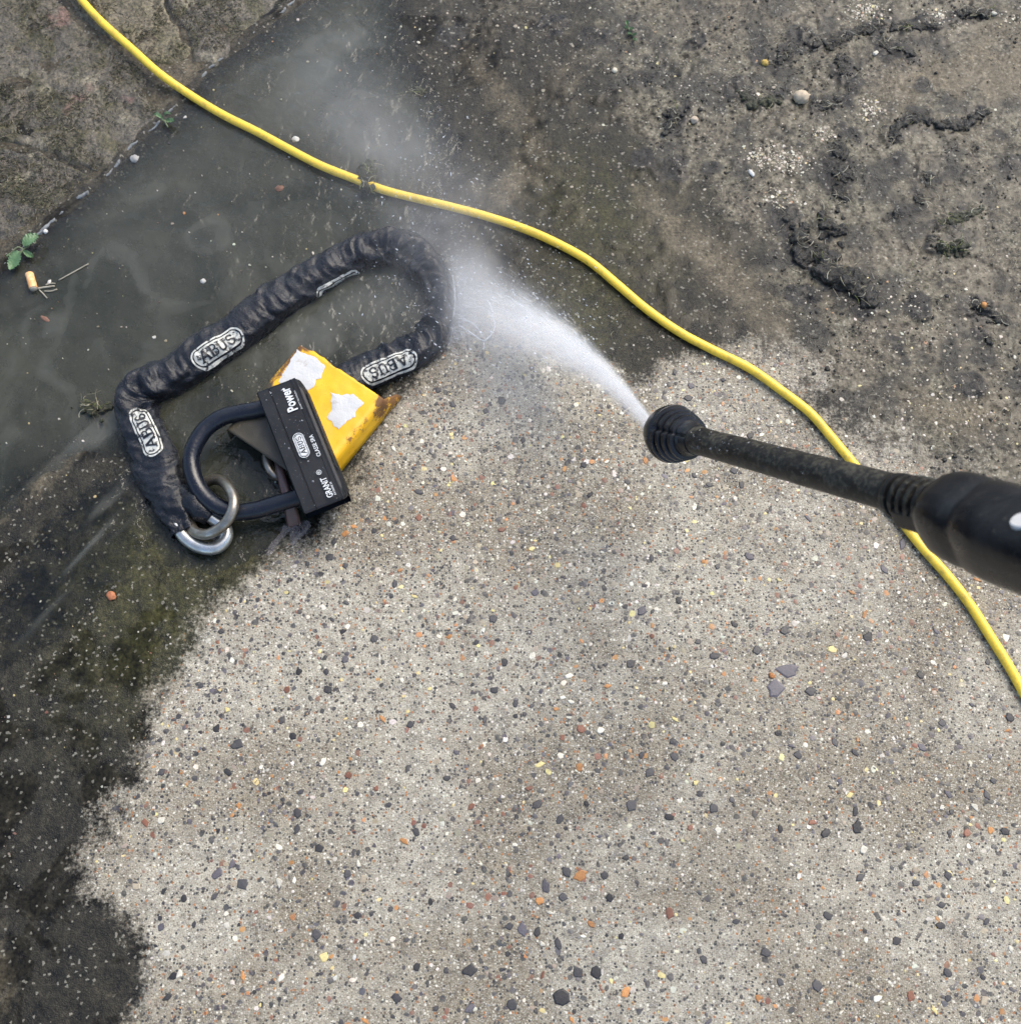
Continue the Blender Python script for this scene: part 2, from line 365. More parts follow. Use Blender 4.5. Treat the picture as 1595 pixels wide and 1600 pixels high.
_zx, _zy = ax, ay; _zg = me.vertices; _zt = np.empty(len(me.vertices)*3, np.float32); me.vertices.foreach_get('co', _zt); _ZT = _zt.reshape(len(ay), len(ax), 3)[:, :, 2].copy(); _CT = cl.reshape(len(ay), len(ax))
def _lookup(T, x, y):
    x = np.asarray(x, float); y = np.asarray(y, float); i = np.clip(np.searchsorted(_zx, x)-1, 0, len(_zx)-2); j = np.clip(np.searchsorted(_zy, y)-1, 0, len(_zy)-2)
    u = (x-_zx[i])/(_zx[i+1]-_zx[i]); v = (y-_zy[j])/(_zy[j+1]-_zy[j])
    return T[j, i]*(1-u)*(1-v)+T[j, i+1]*u*(1-v)+T[j+1, i]*(1-u)*v+T[j+1, i+1]*u*v
def zg(x, y): return _lookup(_ZT, x, y)                     # the sheet as built
# ------------------------------------------------------------------ aggregate
PAL = {'slate': (.050, .049, .051), 'char': (.024, .024, .025), 'plum': (.088, .082, .094), 'white': (.62, .59, .49), 'ochre': (.43, .20, .065),
       'rust': (.20, .085, .050), 'yellow': (.62, .52, .23), 'buff': (.30, .255, .185)}
PN = list(PAL); PC = np.array([PAL[k] for k in PN])
def chips(X, Y, R, C, thick=.0004, sides=7, z0=0.0):
    n = len(X); th = np.linspace(0, 2*np.pi, sides, endpoint=False)[None]+RNG.uniform(0, 6.28, (n, 1))+RNG.normal(0, .16, (n, sides))
    el = RNG.uniform(.55, 1., (n, 1)); rr = R[:, None]*RNG.uniform(.72, 1.18, (n, sides)); ro = RNG.uniform(0, 6.28, (n, 1))
    u = rr*np.cos(th); v = rr*np.sin(th)*el; xx = u*np.cos(ro)-v*np.sin(ro); yy = u*np.sin(ro)+v*np.cos(ro)
    Z = zg(X, Y)[:, None]+z0; hgt = thick*RNG.uniform(.5, 1.2, (n, 1)); tx, ty = RNG.normal(0, .05, (n, 1)), RNG.normal(0, .05, (n, 1))
    top = np.stack([X[:, None]+xx, Y[:, None]+yy, Z+hgt*.7+xx*tx+yy*ty], -1)
    bot = np.stack([X[:, None]+xx*1.12, Y[:, None]+yy*1.12, np.repeat(Z-.0016, sides, 1)], -1)
    cen = np.stack([X, Y, Z[:, 0]+hgt[:, 0]], -1)[:, None]
    V = np.concatenate([top, bot, cen], 1); m = 2*sides+1; b = (np.arange(n)*m)[:, None]; a = np.arange(sides); a2 = np.roll(a, -1)
    Q = np.stack([b+a+sides, b+a2+sides, b+a2, b+a], -1).reshape(-1, 4)
    T = np.stack([b+a, b+a2, np.broadcast_to(b+2*sides, (n, sides))], -1).reshape(-1, 3)
    return V.reshape(-1, 3), [Q, T], np.repeat(C, m, 0)
def pick(n, w):
    k = RNG.choice(len(PN), n, p=np.array(w)/sum(w)); return np.clip(PC[k]*RNG.uniform(.75, 1.2, (n, 1))*RNG.uniform(.93, 1.07, (n, 3)), 0, .85)
def chip_object(name, groups, mat, parent):
    parts = []; cols = []
    for V, F, C in groups: parts.append((V, F)); cols.append(C)
    V, F = merge(parts); o = add(name, mesh_np(name, V, F, {'col': np.vstack(cols)}, smooth=False), mat, parent); return o
n = 60000; X = RNG.uniform(-.66, .66, n); Y = RNG.uniform(-.50, .70, n); c_, m_, t_, g_ = fields(X, Y); pz = sdf(PUDDLE, X, Y); kz = sdf(KERB, X, Y)
keep = (c_ > .6) & (RNG.uniform(size=n) < .34+.5*sm(-.35, .05, Y)+.12*(fbm(X, Y, f=9, o=3, seed=404)-.5)); xs, ys = X[keep], Y[keep]
rs = np.clip(np.exp(RNG.normal(math.log(.00122), .50, len(xs))), .0006, .0036)
gA = chips(xs, ys, rs, pick(len(xs), [32, 16, 8, 14, 5, 6, 4, 20]))
kk = (c_ > .7) & (RNG.uniform(size=n) < .16*sm(.40, .62, fbm(X, Y, f=13, o=3, seed=414))); x2, y2 = X[kk], Y[kk]
gA2 = chips(x2, y2, RNG.uniform(.0017, .0031, len(x2)), pick(len(x2), [44, 22, 14, 4, 4, 5, 1, 6]))
keep = (c_ < .5) & (pz < -.004) & (kz < 0) & (RNG.uniform(size=n) < (.20+.05*(Y < .05))*sm(.40, .66, fbm(X, Y, f=22, o=3, seed=99))*(1-.45*m_)*(.35+1.1*sm(.42, .6, fbm(X, Y, f=60, o=2, seed=909)))); xd, yd = X[keep], Y[keep]
rd = np.clip(np.exp(RNG.normal(math.log(.00060), .55, len(xd))), .0003, .0024)
gB = chips(xd, yd, rd, pick(len(xd), [6, 0, 3, 26, 4, 4, 6, 51])*RNG.uniform(.25, .85, (len(xd), 1)), sides=6)
cx, cy = [], []
for px, py, r, k in [(1195, 243, 32, 200), (1240, 255, 26, 160), (1350, 18, 36, 190), (1360, 172, 24, 110), (1285, 210, 18, 70), (1225, 310, 30, 90), (1470, 30, 30, 80), (1590, 30, 30, 60), (800, 30, 200, 120), (1100, 120, 150, 220), (1400, 500, 150, 260), (1500, 650, 110, 220)]:
    g = G(px, py); cx.append(RNG.normal(g.x, r*PX*.62, k)); cy.append(RNG.normal(g.y, r*PX*.45, k))
cx, cy = np.concatenate(cx), np.concatenate(cy)
gC = chips(cx, cy, np.clip(np.exp(RNG.normal(math.log(.0010), .45, len(cx))), .0005, .0028), pick(len(cx), [2, 0, 1, 40, 2, 1, 6, 60])*.8, sides=6)
cx = RNG.uniform(-.66, -.05, 420); cy = RNG.uniform(.0, .68, 420); kq = (sdf(PUDDLE, cx, cy) > .004) & (sdf(KERB, cx, cy) < 0); cx, cy = cx[kq], cy[kq]
V_, F_, C_f = chips(cx, cy, np.clip(np.exp(RNG.normal(math.log(.0007), .5, len(cx))), .0004, .0022), pick(len(cx), [4, 0, 1, 40, 4, 4, 6, 40])*.75, sides=6); V_[:, 2] += np.repeat(WATER_Z+.0006-zg(cx, cy), 13)
gF = (V_, F_, C_f)
o = chip_object('aggregate_chips', [gA, gA2, gB, gC], M_CHIP, pavement); o['kind'] = 'stuff'

# the stones large enough to pick apart: one object each
def stone_mesh(k, colname):
    r = np.random.default_rng(100+k); s = 9; th = np.linspace(0, 2*np.pi, s, endpoint=False)+r.normal(0, .2, s); rr = r.uniform(.68, 1.15, s); el = r.uniform(.6, 1)
    x, y = rr*np.cos(th), rr*np.sin(th)*el
    V = [(a*1.12, b*1.12, -.5) for a, b in zip(x, y)]+[(a, b, .12+a*.04) for a, b in zip(x, y)]+[(a*.8, b*.8, .24+a*.05) for a, b in zip(x, y)]+[(0, 0, .27)]
    i = np.arange(s); j = np.roll(i, -1)
    Q = np.vstack([np.stack([i, j, j+s, i+s], 1), np.stack([i+s, j+s, j+2*s, i+2*s], 1)]); T = np.stack([i+2*s, j+2*s, np.full(s, 3*s)], 1)
    return mesh_np('aggregate_stone', np.array(V, float), [Q, T], smooth=False)
def mat_stone(name, c):
    t = NT('stone_'+name); rnd = t.n('ShaderNodeObjectInfo').outputs['Random']; pos = t.n('ShaderNodeNewGeometry').outputs['Position']
    nz = t.noise(500, 4, .65, vec=pos)
    col = t.mulc(1., t.mix(rnd, tuple(v*.75 for v in c), tuple(min(.9, v*1.25) for v in c)), t.ramp(nz, [(.25, .7), (.7, 1.15)]))
    t.pbr(Base_Color=col, Roughness=.5, Normal=t.bump(nz, .35, .0006)); return t.m
SM = {k: mat_stone(k, c) for k, c in PAL.items()}
SMESH = {}
for k, c in PAL.items():
    for v in range(6):
        m = stone_mesh(v+10*PN.index(k), k); m.materials.append(SM[k]); SMESH[k, v] = m
notable = [(1230, 1048, 17, 'plum'), (1212, 1076, 14, 'plum'), (1266, 1080, 9, 'slate'), (838, 1258, 10, 'slate'), (985, 1258, 10, 'slate'), (875, 1280, 8, 'slate'), (1053, 1182, 8, 'slate'),
    (1002, 1180, 7, 'slate'), (1014, 1208, 9, 'slate'), (916, 1256, 6, 'char'), (1045, 1276, 8, 'char'), (906, 1368, 11, 'ochre'), (885, 1362, 8, 'slate'), (852, 1385, 10, 'plum'), (816, 1452, 11, 'plum'),
    (796, 1448, 7, 'slate'), (840, 1455, 8, 'char'), (872, 1475, 10, 'slate'), (733, 1516, 10, 'char'), (800, 1570, 9, 'slate'), (878, 1560, 13, 'char'), (902, 1520, 9, 'slate'), (932, 1518, 9, 'char'),
    (734, 1575, 9, 'plum'), (977, 1550, 8, 'ochre'), (1046, 1427, 8, 'rust'), (1218, 1296, 7, 'char'), (1290, 1302, 9, 'char'), (1268, 1285, 7, 'rust'), (842, 1408, 7, 'ochre'), (923, 1444, 6, 'ochre'),
    (1246, 1180, 7, 'slate'), (1215, 1145, 6, 'char'), (1276, 1540, 8, 'slate'), (974, 1480, 6, 'white'), (860, 1426, 6, 'white'), (889, 1056, 7, 'white'), (949, 1072, 6, 'ochre'), (905, 1198, 7, 'ochre'),
    (1182, 1015, 8, 'slate'), (1115, 1025, 9, 'slate'), (788, 1035, 7, 'slate'), (772, 1078, 7, 'slate'), (1003, 955, 8, 'plum'), (617, 912, 7, 'slate'), (585, 998, 7, 'slate'), (641, 1132, 6, 'slate'),
    (465, 1295, 8, 'slate'), (373, 1162, 8, 'slate'), (505, 1190, 7, 'white'), (507, 1495, 7, 'yellow'), (366, 1165, 7, 'slate'), (340, 1365, 10, 'plum'), (380, 1380, 9, 'slate'), (363, 1350, 7, 'plum'),
    (440, 1125, 7, 'slate'), (465, 1270, 9, 'slate'), (287, 1404, 6, 'char'), (335, 1400, 7, 'slate'), (281, 1522, 6, 'white'), (270, 1525, 7, 'char'), (380, 1525, 7, 'ochre'), (262, 1558, 7, 'char'),
    (1335, 1268, 8, 'char'), (1338, 1292, 10, 'char'), (1440, 1168, 8, 'plum'), (1335, 1175, 7, 'slate'), (1303, 1160, 8, 'slate'), (1225, 985, 8, 'slate'), (1170, 870, 9, 'plum'), (1380, 890, 9, 'plum'),
    (1410, 850, 11, 'plum'), (1120, 715, 9, 'slate'), (1158, 758, 7, 'slate'), (1075, 622, 8, 'slate'), (1108, 757, 7, 'slate'), (1018, 872, 7, 'slate'), (1262, 810, 8, 'plum'), (1470, 1130, 7, 'slate'),
    (1008, 720, 7, 'ochre'), (1300, 1015, 7, 'yellow'), (1350, 960, 8, 'ochre'), (700, 600, 6, 'buff'), (1510, 1300, 7, 'rust'), (1430, 1380, 6, 'slate'), (1400, 1470, 7, 'slate'), (1540, 1440, 7, 'slate'),
    (1480, 1520, 8, 'slate'), (1370, 1560, 7, 'white'), (1550, 1220, 6, 'slate'), (1150, 1440, 6, 'slate'), (1100, 1500, 7, 'slate'), (620, 1560, 7, 'slate'), (560, 1430, 6, 'slate'), (650, 1300, 7, 'slate')]
spots = []
for px, py, r, k in notable:
    g = G(px, py); spots.append((g.x, g.y, r*.00066, k))
wts = [34, 12, 12, 14, 9, 8, 5, 6]; tries = 0
while len(spots) < 300 and tries < 60000:
    tries += 1; px = random.uniform(170, 1640); py = random.uniform(570, 1640)
    g = G(px, py)
    r = random.choice([.0030, .0034, .0038, .0043, .0050])*random.uniform(.9, 1.1)
    if any((g.x-a)**2+(g.y-b)**2 < (r+q+.001)**2 for a, b, q, _ in spots): continue
    if _lookup(_CT, np.array([g.x]), np.array([g.y]))[0] < .8: continue
    spots.append((g.x, g.y, r, random.choices(PN, wts)[0]))
zs = zg(np.array([s[0] for s in spots]), np.array([s[1] for s in spots]))
for (x, y, r, k), z in zip(spots, zs):
    ob = bpy.data.objects.new('aggregate_stone', SMESH[k, random.randrange(6)]); COL.objects.link(ob); ob.parent = pavement
    ob.location = (x, y, z-.0001); ob.rotation_euler = (0, 0, random.uniform(0, 6.28)); ob.scale = (r, r*random.uniform(.55, 1.1), .0042)

# ------------------------------------------------------------------ paving stones beyond the joint
def mat_paving(name, a, b, moss):
    t = NT(name); t.dim = '2D'; mid = t.noise(38, 5, .65, dist=.4); fine = t.noise(240, 4, .7)
    c = t.mix(t.range(mid, .3, .7), a, b)
    c = t.mix(t.range(t.noise(20, 5, .7, dist=.5), .48, .62, 0, .9), c, moss)
    c = t.mix(t.range(t.noise(16, 3, .6), .62, .72, 0, .55), c, (.30, .27, .185))
    c = t.mix(t.range(t.noise(13, 3, .6, vec=t.map((1, 1, 1), (0, 0, 2.))), .66, .74, 0, .5), c, (.20, .10, .08))
    c = t.mulc(1., c, t.ramp(fine, [(.26, .25), (.5, 1.), (.74, 1.9)]))
    t.pbr(Base_Color=c, Roughness=t.range(mid, .3, .7, .3, .6), Normal=t.bump(t.plus(fine, mid), .8, .002)); return t.m
paving = empty('stone_paving', (G(150, 100).x, G(150, 100).y, 0)); tag(paving, 'mossy worn stone setts beyond the joint, upper left corner', 'stone paving', kind='structure')
GROW = 1.0
STONES = [
    ([(262, -80), (560, -80), (520, -55), (440, 12), (395, 46), (335, 97), (305, 92), (302, 72), (290, 47), (268, 18)], (.062, .054, .043), (.130, .114, .082), (.058, .052, .020), .002),
    ([(40, -80), (254, -80), (258, 20), (283, 52), (297, 76), (290, 92), (262, 98), (230, 92), (190, 70), (130, 30)], (.085, .072, .045), (.17, .145, .09), (.075, .068, .030), .003),
    ([(-420, -80), (28, -80), (110, 30), (180, 82), (222, 108), (232, 130), (228, 160), (262, 174), (205, 222), (160, 272), (60, 230), (-40, 215), (-420, 180)], (.046, .040, .029), (.120, .104, .074), (.054, .048, .018), .002),
    ([(-420, 192), (-40, 226), (56, 240), (152, 280), (78, 340), (28, 385), (0, 412), (-70, 470), (-420, 740)], (.034, .030, .023), (.098, .084, .060), (.044, .040, .016), .0005)]
for k, (poly, a, b, moss, zt) in enumerate(STONES):
    Pg = P2(poly); A = np.array(Pg); st = .003
    x = np.arange(max(A[:, 0].min(), -.75)-.01, A[:, 0].max()+.01, st); y = np.arange(A[:, 1].min()-.01, min(A[:, 1].max(), .9)+.01, st)
    xx, yy = np.meshgrid(x, y); d = sdf(Pg, xx, yy)+.0045+(fbm(xx, yy, f=60, o=3, seed=70+k)-.5)*.010
    z = zt+(fbm(xx, yy, f=14, o=4, seed=80+k)-.5)*.010+(fbm(xx, yy, f=75, o=4, seed=90+k)-.5)*.006
    z = z-.009*(1-sm(-.004, .007, d))
    F = grid_faces(len(y), len(x)); ok = (d.ravel()[F] > -.005).any(1); F = F[ok]
    us = np.unique(F); mp = np.full(d.size, -1); mp[us] = np.arange(len(us)); V = np.stack([xx.ravel(), yy.ravel(), z.ravel()], 1)[us]
    child_world(add('paving_stone', mesh_np('paving_stone', V, mp[F]), mat_paving('paving_%d' % k, a, b, moss)), paving)
# pale crusted edge where the concrete meets the stones
edge = catmull([(*G2(*p), 0) for p in [(520, -60), (440, 17), (398, 46), (330, 106), (300, 138), (252, 188), (208, 226), (165, 275), (120, 312), (80, 345), (52, 372), (0, 420), (-70, 482)]], 40)
edge[:, 0] += (fbm(edge[:, 0], edge[:, 1], f=90, o=3, seed=5)-.5)*.008; edge[:, 1] += (fbm(edge[:, 0], edge[:, 1], f=90, o=3, seed=6)-.5)*.008
rad = .0010+.0035*np.clip(fbm(edge[:, 0], edge[:, 1], f=75, o=4, seed=8)-.38, 0, 1); edge[:, 2] = WATER_Z+.0012+(fbm(edge[:, 0], edge[:, 1], f=120, o=2, seed=14)-.5)*.0016
child_world(tube('mortar_edge', edge, rad, simple('mortar', (.22, .24, .25), .5, .35, 150, .8, .001), None, 8), paving)

# ------------------------------------------------------------------ puddle
def mat_water():
    t = NT('murky_water'); t.dim = '2D'; a = t.sep(t.attr('wat').outputs['Color']); dep, silt = a[0], a[1]
    nz = t.noise(7, 5, .6, dist=.8)
    murk = t.mix(t.range(nz, .3, .7), (.027, .030, .022), (.060, .061, .046))
    murk = t.mix(silt, murk, t.mix(t.noise(30, 4), (.10, .11, .10), (.17, .17, .145)))
    body = t.n('ShaderNodeMixShader', {0: t.math('MINIMUM', t.plus(t.mul(dep, t.range(t.noise(22, 4), .3, .7, .80, .97)), t.mul(silt, .5)), .96), 1: t.n('ShaderNodeBsdfTransparent', {0: (.86, .88, .84)}).outputs[0],
                                       2: t.n('ShaderNodeBsdfDiffuse', {0: murk}).outputs[0]}).outputs[0]
    bp = t.bump(t.plus(t.noise(38, 3, .5, dist=.4), t.mul(t.noise(120, 2), .3)), .5, .006)
    fr = t.n('ShaderNodeFresnel', {'IOR': 1.33, 'Normal': bp}).outputs[0]
    gl = t.n('ShaderNodeBsdfGlossy', {'Color': (1, 1, 1), 'Roughness': .05, 'Normal': bp}).outputs[0]
    s = t.n('ShaderNodeMixShader', {0: fr, 1: body, 2: gl}).outputs[0]; t.t.links.new(s, t.out.inputs[0]); return t.m
x = np.arange(-.80, -.02, .004); y = np.arange(-.16, .75, .004); xx, yy = np.meshgrid(x, y)
d = sdf(PUDDLE, xx, yy); dep = WATER_Z-zg(xx, yy)
FLOW = P2([(0, 960), (40, 870), (130, 770), (215, 720), (245, 790), (200, 880), (90, 990), (0, 1040)])
u = (xx*.62+yy*.78); v = (-xx*.78+yy*.62)
streak = sm(.52, .66, fbm(u*5, v*52, f=1, o=4, seed=77))
silt = np.clip(sm(-.01, .05, sdf(FLOW, xx, yy))*streak*1.2+.55*gauss(xx, yy, 470, 130, 60, 150, 60)*(.4+streak)+.5*gauss(xx, yy, 90, 730, 45, 140, 45)*(.3+streak)+.22*sm(.42, .80, fbm(xx*1.4+.5*fbm(xx, yy, f=9, o=2, seed=5), yy+.5*fbm(xx, yy, f=9, o=2, seed=6), f=19, o=5, seed=35))*sm(.0, .04, d)+.35*gauss(xx, yy, 430, 560, 80, 200, 40)*sm(.45, .7, fbm(xx, yy, f=14, o=5, seed=33)), 0, 1)
film = sm(-.01, .03, sdf(FLOW, xx, yy))
zw = WATER_Z+(fbm(xx, yy, f=30, o=3, seed=44)-.5)*.0012
zw = np.where(film > .01, np.maximum(zw, zg(xx, yy)+film*.0010*(.2+streak)), zw)
F = grid_faces(len(y), len(x)); ok = (((d > -.03) & (dep > -.004)) | (film > .03)).ravel()[F].any(1) & (sdf(KERB, xx, yy) < .003).ravel()[F].any(1); F = F[ok]
us = np.unique(F); mp = np.full(d.size, -1); mp[us] = np.arange(len(us))
dd = np.clip(1-np.exp(-np.maximum(dep, 0)/.0042), 0, 1)
A = np.stack([dd.ravel(), silt.ravel(), film.ravel()], 1)[us]
puddle = add('puddle_water', mesh_np('puddle_water', np.stack([xx.ravel(), yy.ravel(), zw.ravel()], 1)[us], mp[F], {'wat': A}), mat_water())
fo = chip_object('floating_specks', [gF], M_CHIP, puddle); fo['kind'] = 'stuff'
tag(puddle, 'murky grey green puddle around the chain', 'puddle', kind='structure')

#PART2
# ------------------------------------------------------------------ yellow hose
def mat_plain(name, col, rough, dirt=(.05, .045, .03), amt=.25, scale=45, spec=.5, bump=.15, metallic=0., lo=.52, hi=.75, coat=0.):
    t = NT(name); nz = t.noise(scale, 5, .65); fz = t.noise(scale*6, 3, .6)
    c = t.mix(t.mul(t.range(nz, lo, hi), amt), col, dirt); c = t.mulc(1., c, t.ramp(fz, [(.2, .82), (.7, 1.06)]))
    t.pbr(Base_Color=c, Roughness=t.plus(rough, t.mul(t.plus(nz, -.5), .3)), Metallic=metallic, Specular_IOR_Level=spec, Coat_Weight=coat, Coat_Roughness=.15, Normal=t.bump(fz, bump, .0006))
    return t.m
hp = [(104, -60), (118, -18), (128, 0), (160, 35), (205, 75), (250, 115), (300, 150), (350, 180), (400, 205), (450, 232), (500, 258), (555, 280), (600, 297), (650, 310), (700, 322), (760, 338), (820, 358),
      (870, 380), (920, 408), (965, 445), (1010, 483), (1060, 518), (1110, 545), (1170, 575), (1220, 610), (1265, 645), (1300, 685), (1335, 727), (1370, 770), (1400, 805), (1440, 855), (1480, 900),
      (1515, 945), (1550, 1000), (1575, 1040), (1600, 1085), (1635, 1150), (1680, 1260)]
HR = .0047; h3 = []
for px, py in hp:
    g = G(px, py, .005); k = float(sdf(KERB, np.array([g.x]), np.array([g.y]))[0])
    z = .0045 if k < -.01 else .0045+.009*min(1, (k+.01)/.05)
    h3.append(tuple(G(px, py, z)))
root = empty('pressure_hose', h3[len(h3)//2]); tag(root, 'thin bright yellow hose snaking across the wet ground', 'hose')
hc = catmull(h3, 10)
child_world(tube('hose_jacket', hc, HR*(1+.05*(fbm(hc[:, 0], hc[:, 1], f=30, o=2, seed=3)-.5)), mat_plain('yellow_pvc', (.90, .61, .055), .34, (.22, .17, .06), .6, 75, .5, .1), None, 16), root)

# ------------------------------------------------------------------ security chain in its black sleeve
SLV = [(286, 833, 13, 9), (280, 815, 19, 11), (272, 796, 24, 13), (262, 772, 29, 14), (246, 732, 36, 14), (234, 696, 32, 15), (217, 655, 33, 16), (212, 622, 32, 17), (238, 600, 32, 17), (272, 586, 31, 16), (304, 563, 33, 16),
       (372, 517, 33, 16), (443, 463, 32, 16), (512, 421, 29, 15), (572, 392, 30, 16), (625, 388, 34, 17), (664, 414, 31, 17), (686, 456, 24, 16), (687, 492, 23, 16), (673, 527, 30, 16), (635, 555, 29, 15), (600, 571, 29, 15), (560, 588, 31, 14), (505, 612, 27, 12)]
c3 = []
for px, py, hw, b in SLV:
    zc = .006 if py < 600 else .009
    g = G(px, py, zc); c3.append((*g, hw*.00063, b*.001))
CC = catmull(c3, 24); sl_ = np.concatenate([[0], np.cumsum(np.linalg.norm(np.diff(CC[:, :3], axis=0), axis=1))]); SLEN = sl_[-1]
def sleeve(s, th, off=0.0):
    """point of the sleeve at arc length s and angle th (pi/2 on top, left of travel at pi)"""
    s = np.asarray(s, float); th = np.asarray(th, float)
    C = np.stack([np.interp(s, sl_, CC[:, k]) for k in range(5)], -1); e = .012
    T = np.stack([np.interp(s+e, sl_, CC[:, k])-np.interp(s-e, sl_, CC[:, k]) for k in range(2)], -1); T /= np.linalg.norm(T, axis=-1)[..., None]
    Nr = np.stack([T[..., 1], -T[..., 0]], -1)              # right of travel
    T2 = np.stack([np.interp(s+.04, sl_, CC[:, k])-np.interp(s-.04, sl_, CC[:, k]) for k in range(2)], -1); T3 = np.stack([np.interp(s+.03, sl_, CC[:, k])-2*np.interp(s, sl_, CC[:, k])+np.interp(s-.03, sl_, CC[:, k]) for k in range(2)], -1)
    curv = np.clip(np.linalg.norm(T3, axis=-1)/.016, 0, 1)
    inner = (T3*Nr).sum(-1)/(np.linalg.norm(T3, axis=-1)+1e-6)  # +1 when the bend turns right
    side = .5+.5*np.cos(th)*inner
    ww = (fbm(s*95+1.4*np.sin(th*1.3), th*.9, f=1, o=3, seed=12)-.5)*(.0075+.020*curv*side)
    ww = ww-(.0016+.0085*curv*side)*np.abs(2*fbm(s*46+.8*np.sin(th*1.1+s*30), th*.7, f=1, o=2, seed=22)-1)**.6+.0022
    ww = ww+(fbm(s*28, th*1.6, f=1, o=3, seed=15)-.5)*.0075+(fbm(s*260, th*9, f=1, o=2, seed=18)-.5)*.0012
    k = .78; cx = np.sign(np.cos(th))*np.abs(np.cos(th))**k; cz = np.sign(np.sin(th))*np.abs(np.sin(th))**.9
    lat = cx*(C[..., 3]+ww*.6+off); ver = cz*(C[..., 4]*.92+ww+off)
    return np.stack([C[..., 0]+Nr[..., 0]*lat, C[..., 1]+Nr[..., 1]*lat, C[..., 2]+ver], -1)
def mat_fabric():
    t = NT('wet_black_fabric'); nz = t.noise(60, 5, .6); w = t.noise(900, 2, .5)
    c = t.mix(t.range(nz, .35, .7), (.0030, .0042, .0075), (.0080, .0108, .0175)); c = t.mix(t.range(t.noise(330, 3, .7), .66, .74, 0, .35), c, (.16, .16, .13))
    t.pbr(Base_Color=c, Roughness=t.range(nz, .3, .7, .16, .40), Coat_Weight=.18, Coat_Roughness=.12, Specular_IOR_Level=.30, Sheen_Weight=.04, Sheen_Roughness=.5, Normal=t.bump(t.plus(w, t.mul(nz, 2.5)), .6, .0016)); return t.m
M_FAB = mat_fabric()
chain = empty('security_chain', tuple(G(440, 520, 0))); tag(chain, 'heavy chain in a wrinkled black fabric sleeve with printed oval badges', 'chain')
ns, nt = 620, 44; S_, T_ = np.meshgrid(np.linspace(0, SLEN, ns), np.linspace(0, 2*np.pi, nt, endpoint=False), indexing='ij')
V = sleeve(S_, T_).reshape(-1, 3); sleeve_o = child_world(add('sleeve', mesh_np('sleeve', V, grid_faces(ns, nt, True)), M_FAB), chain)
# flap of the sleeve end beside the last link
fl = catmull([tuple(G(*p)) for p in [(286, 770, .010), (300, 784, .014), (314, 797, .014), (330, 806, .010)]], 10)
V, F = tube_arrays(fl, np.interp(np.arange(len(fl)), [0, 12, len(fl)-1], [.009, .0125, .0105]), 16); V += (np.stack([fbm(V[:, 0], V[:, 1], V[:, 2], f=120, o=3, seed=q) for q in (1, 2, 3)], 1)-.5)*.006
child_world(add('sleeve_flap', mesh_np('sleeve_flap', V, F), M_FAB), chain)

# printed badge: pill outline, pill, letters, all laid on the sleeve
def stroke(pts, w):
    """thick polyline as quads (u, v)"""
    out = []; pts = np.array(pts, float)
    for a, b in zip(pts[:-1], pts[1:]):
        d = b-a; L = np.linalg.norm(d); d /= L; nn = np.array([-d[1], d[0]])*w/2; m = max(2, int(L/.12)+1)
        for q in range(m):
            p0 = a+d*L*q/m-(d*w*.3 if q == 0 else 0); p1 = a+d*L*(q+1)/m+(d*w*.3 if q == m-1 else 0); out.append([p0-nn, p1-nn, p1+nn, p0+nn])
    return np.array(out)
arc = lambda cx, cy, rx, ry, a0, a1, n=9: [(cx+rx*math.cos(math.radians(a)), cy+ry*math.sin(math.radians(a))) for a in np.linspace(a0, a1, n)]
def letters():
    L = []
    L.append([([(0, 0), (.42, 1)], .16), ([(.42, 1), (.84, 0)], .24), ([(.17, .32), (.66, .32)], .12), ([(-.14, 0), (.16, 0)], .11), ([(.66, 0), (1.0, 0)], .11)])
    L.append([([(.12, 0), (.12, 1)], .24), ([(0, 1), (.45, 1)]+arc(.45, .76, .22, .24, 90, -90)+[(.1, .52)], .12), ([(.45, .52)]+arc(.48, .26, .26, .26, 90, -90)+[(0, 0)], .13)])
    L.append([([(.12, 1), (.12, .3)]+arc(.42, .3, .3, .3, 180, 360)+[(.72, 1)], .17), ([(-.06, 1), (.3, 1)], .11), ([(.56, 1), (.9, 1)], .11)])
    L.append([(arc(.36, .74, .3, .26, 20, 180)+arc(.36, .74, .3, .25, 180, 250)+arc(.36, .26, .32, .26, 70, -180, 14), .17)])
    x = 0; Q = []; I = []
    for li, (l, wd) in enumerate(zip(L, (.98, .80, .92, .72))):
        for pts, w in l:
            q = stroke(pts, w); q[..., 0] += x; Q.append(q); I += [li]*len(q)
        x += wd+.14
    return np.vstack(Q), x-.14, np.array(I)
LQ, LW, LI = letters()
def weld(me, d=.00045):
    bm = bmesh.new(); bm.from_mesh(me); bmesh.ops.remove_doubles(bm, verts=bm.verts[:], dist=d); bm.to_mesh(me); bm.free(); return me
def pill_strip(L, Wd, r0, r1, n=64):
    """ring between two offsets of a pill outline; r in units of half width"""
    a = np.linspace(0, 2*np.pi, n, endpoint=False); out = []
    cxs = np.where(np.cos(a) >= 0, 1, -1)*(L/2-Wd/2); rows = []
    for r in r0, r1:
        rows.append(np.stack([cxs+np.cos(a)*Wd/2*r, np.sin(a)*Wd/2*r], 1))
    P = np.concatenate(rows); m = np.arange(n); F = np.stack([m, np.roll(m, -1), np.roll(m, -1)+n, m+n], 1)
    return P, F
def pill_grid(L, Wd, nu=40, nv=10):
    u = np.linspace(-L/2, L/2, nu); v = np.linspace(-1, 1, nv); uu, vv = np.meshgrid(u, v, indexing='ij')
    c = np.clip(np.abs(uu)-(L/2-Wd/2), 0, None); hw = np.sqrt(np.clip((Wd/2)**2-c**2, 1e-9, None)); return np.stack([uu.ravel(), (vv*hw).ravel()], 1), grid_faces(nu, nv)
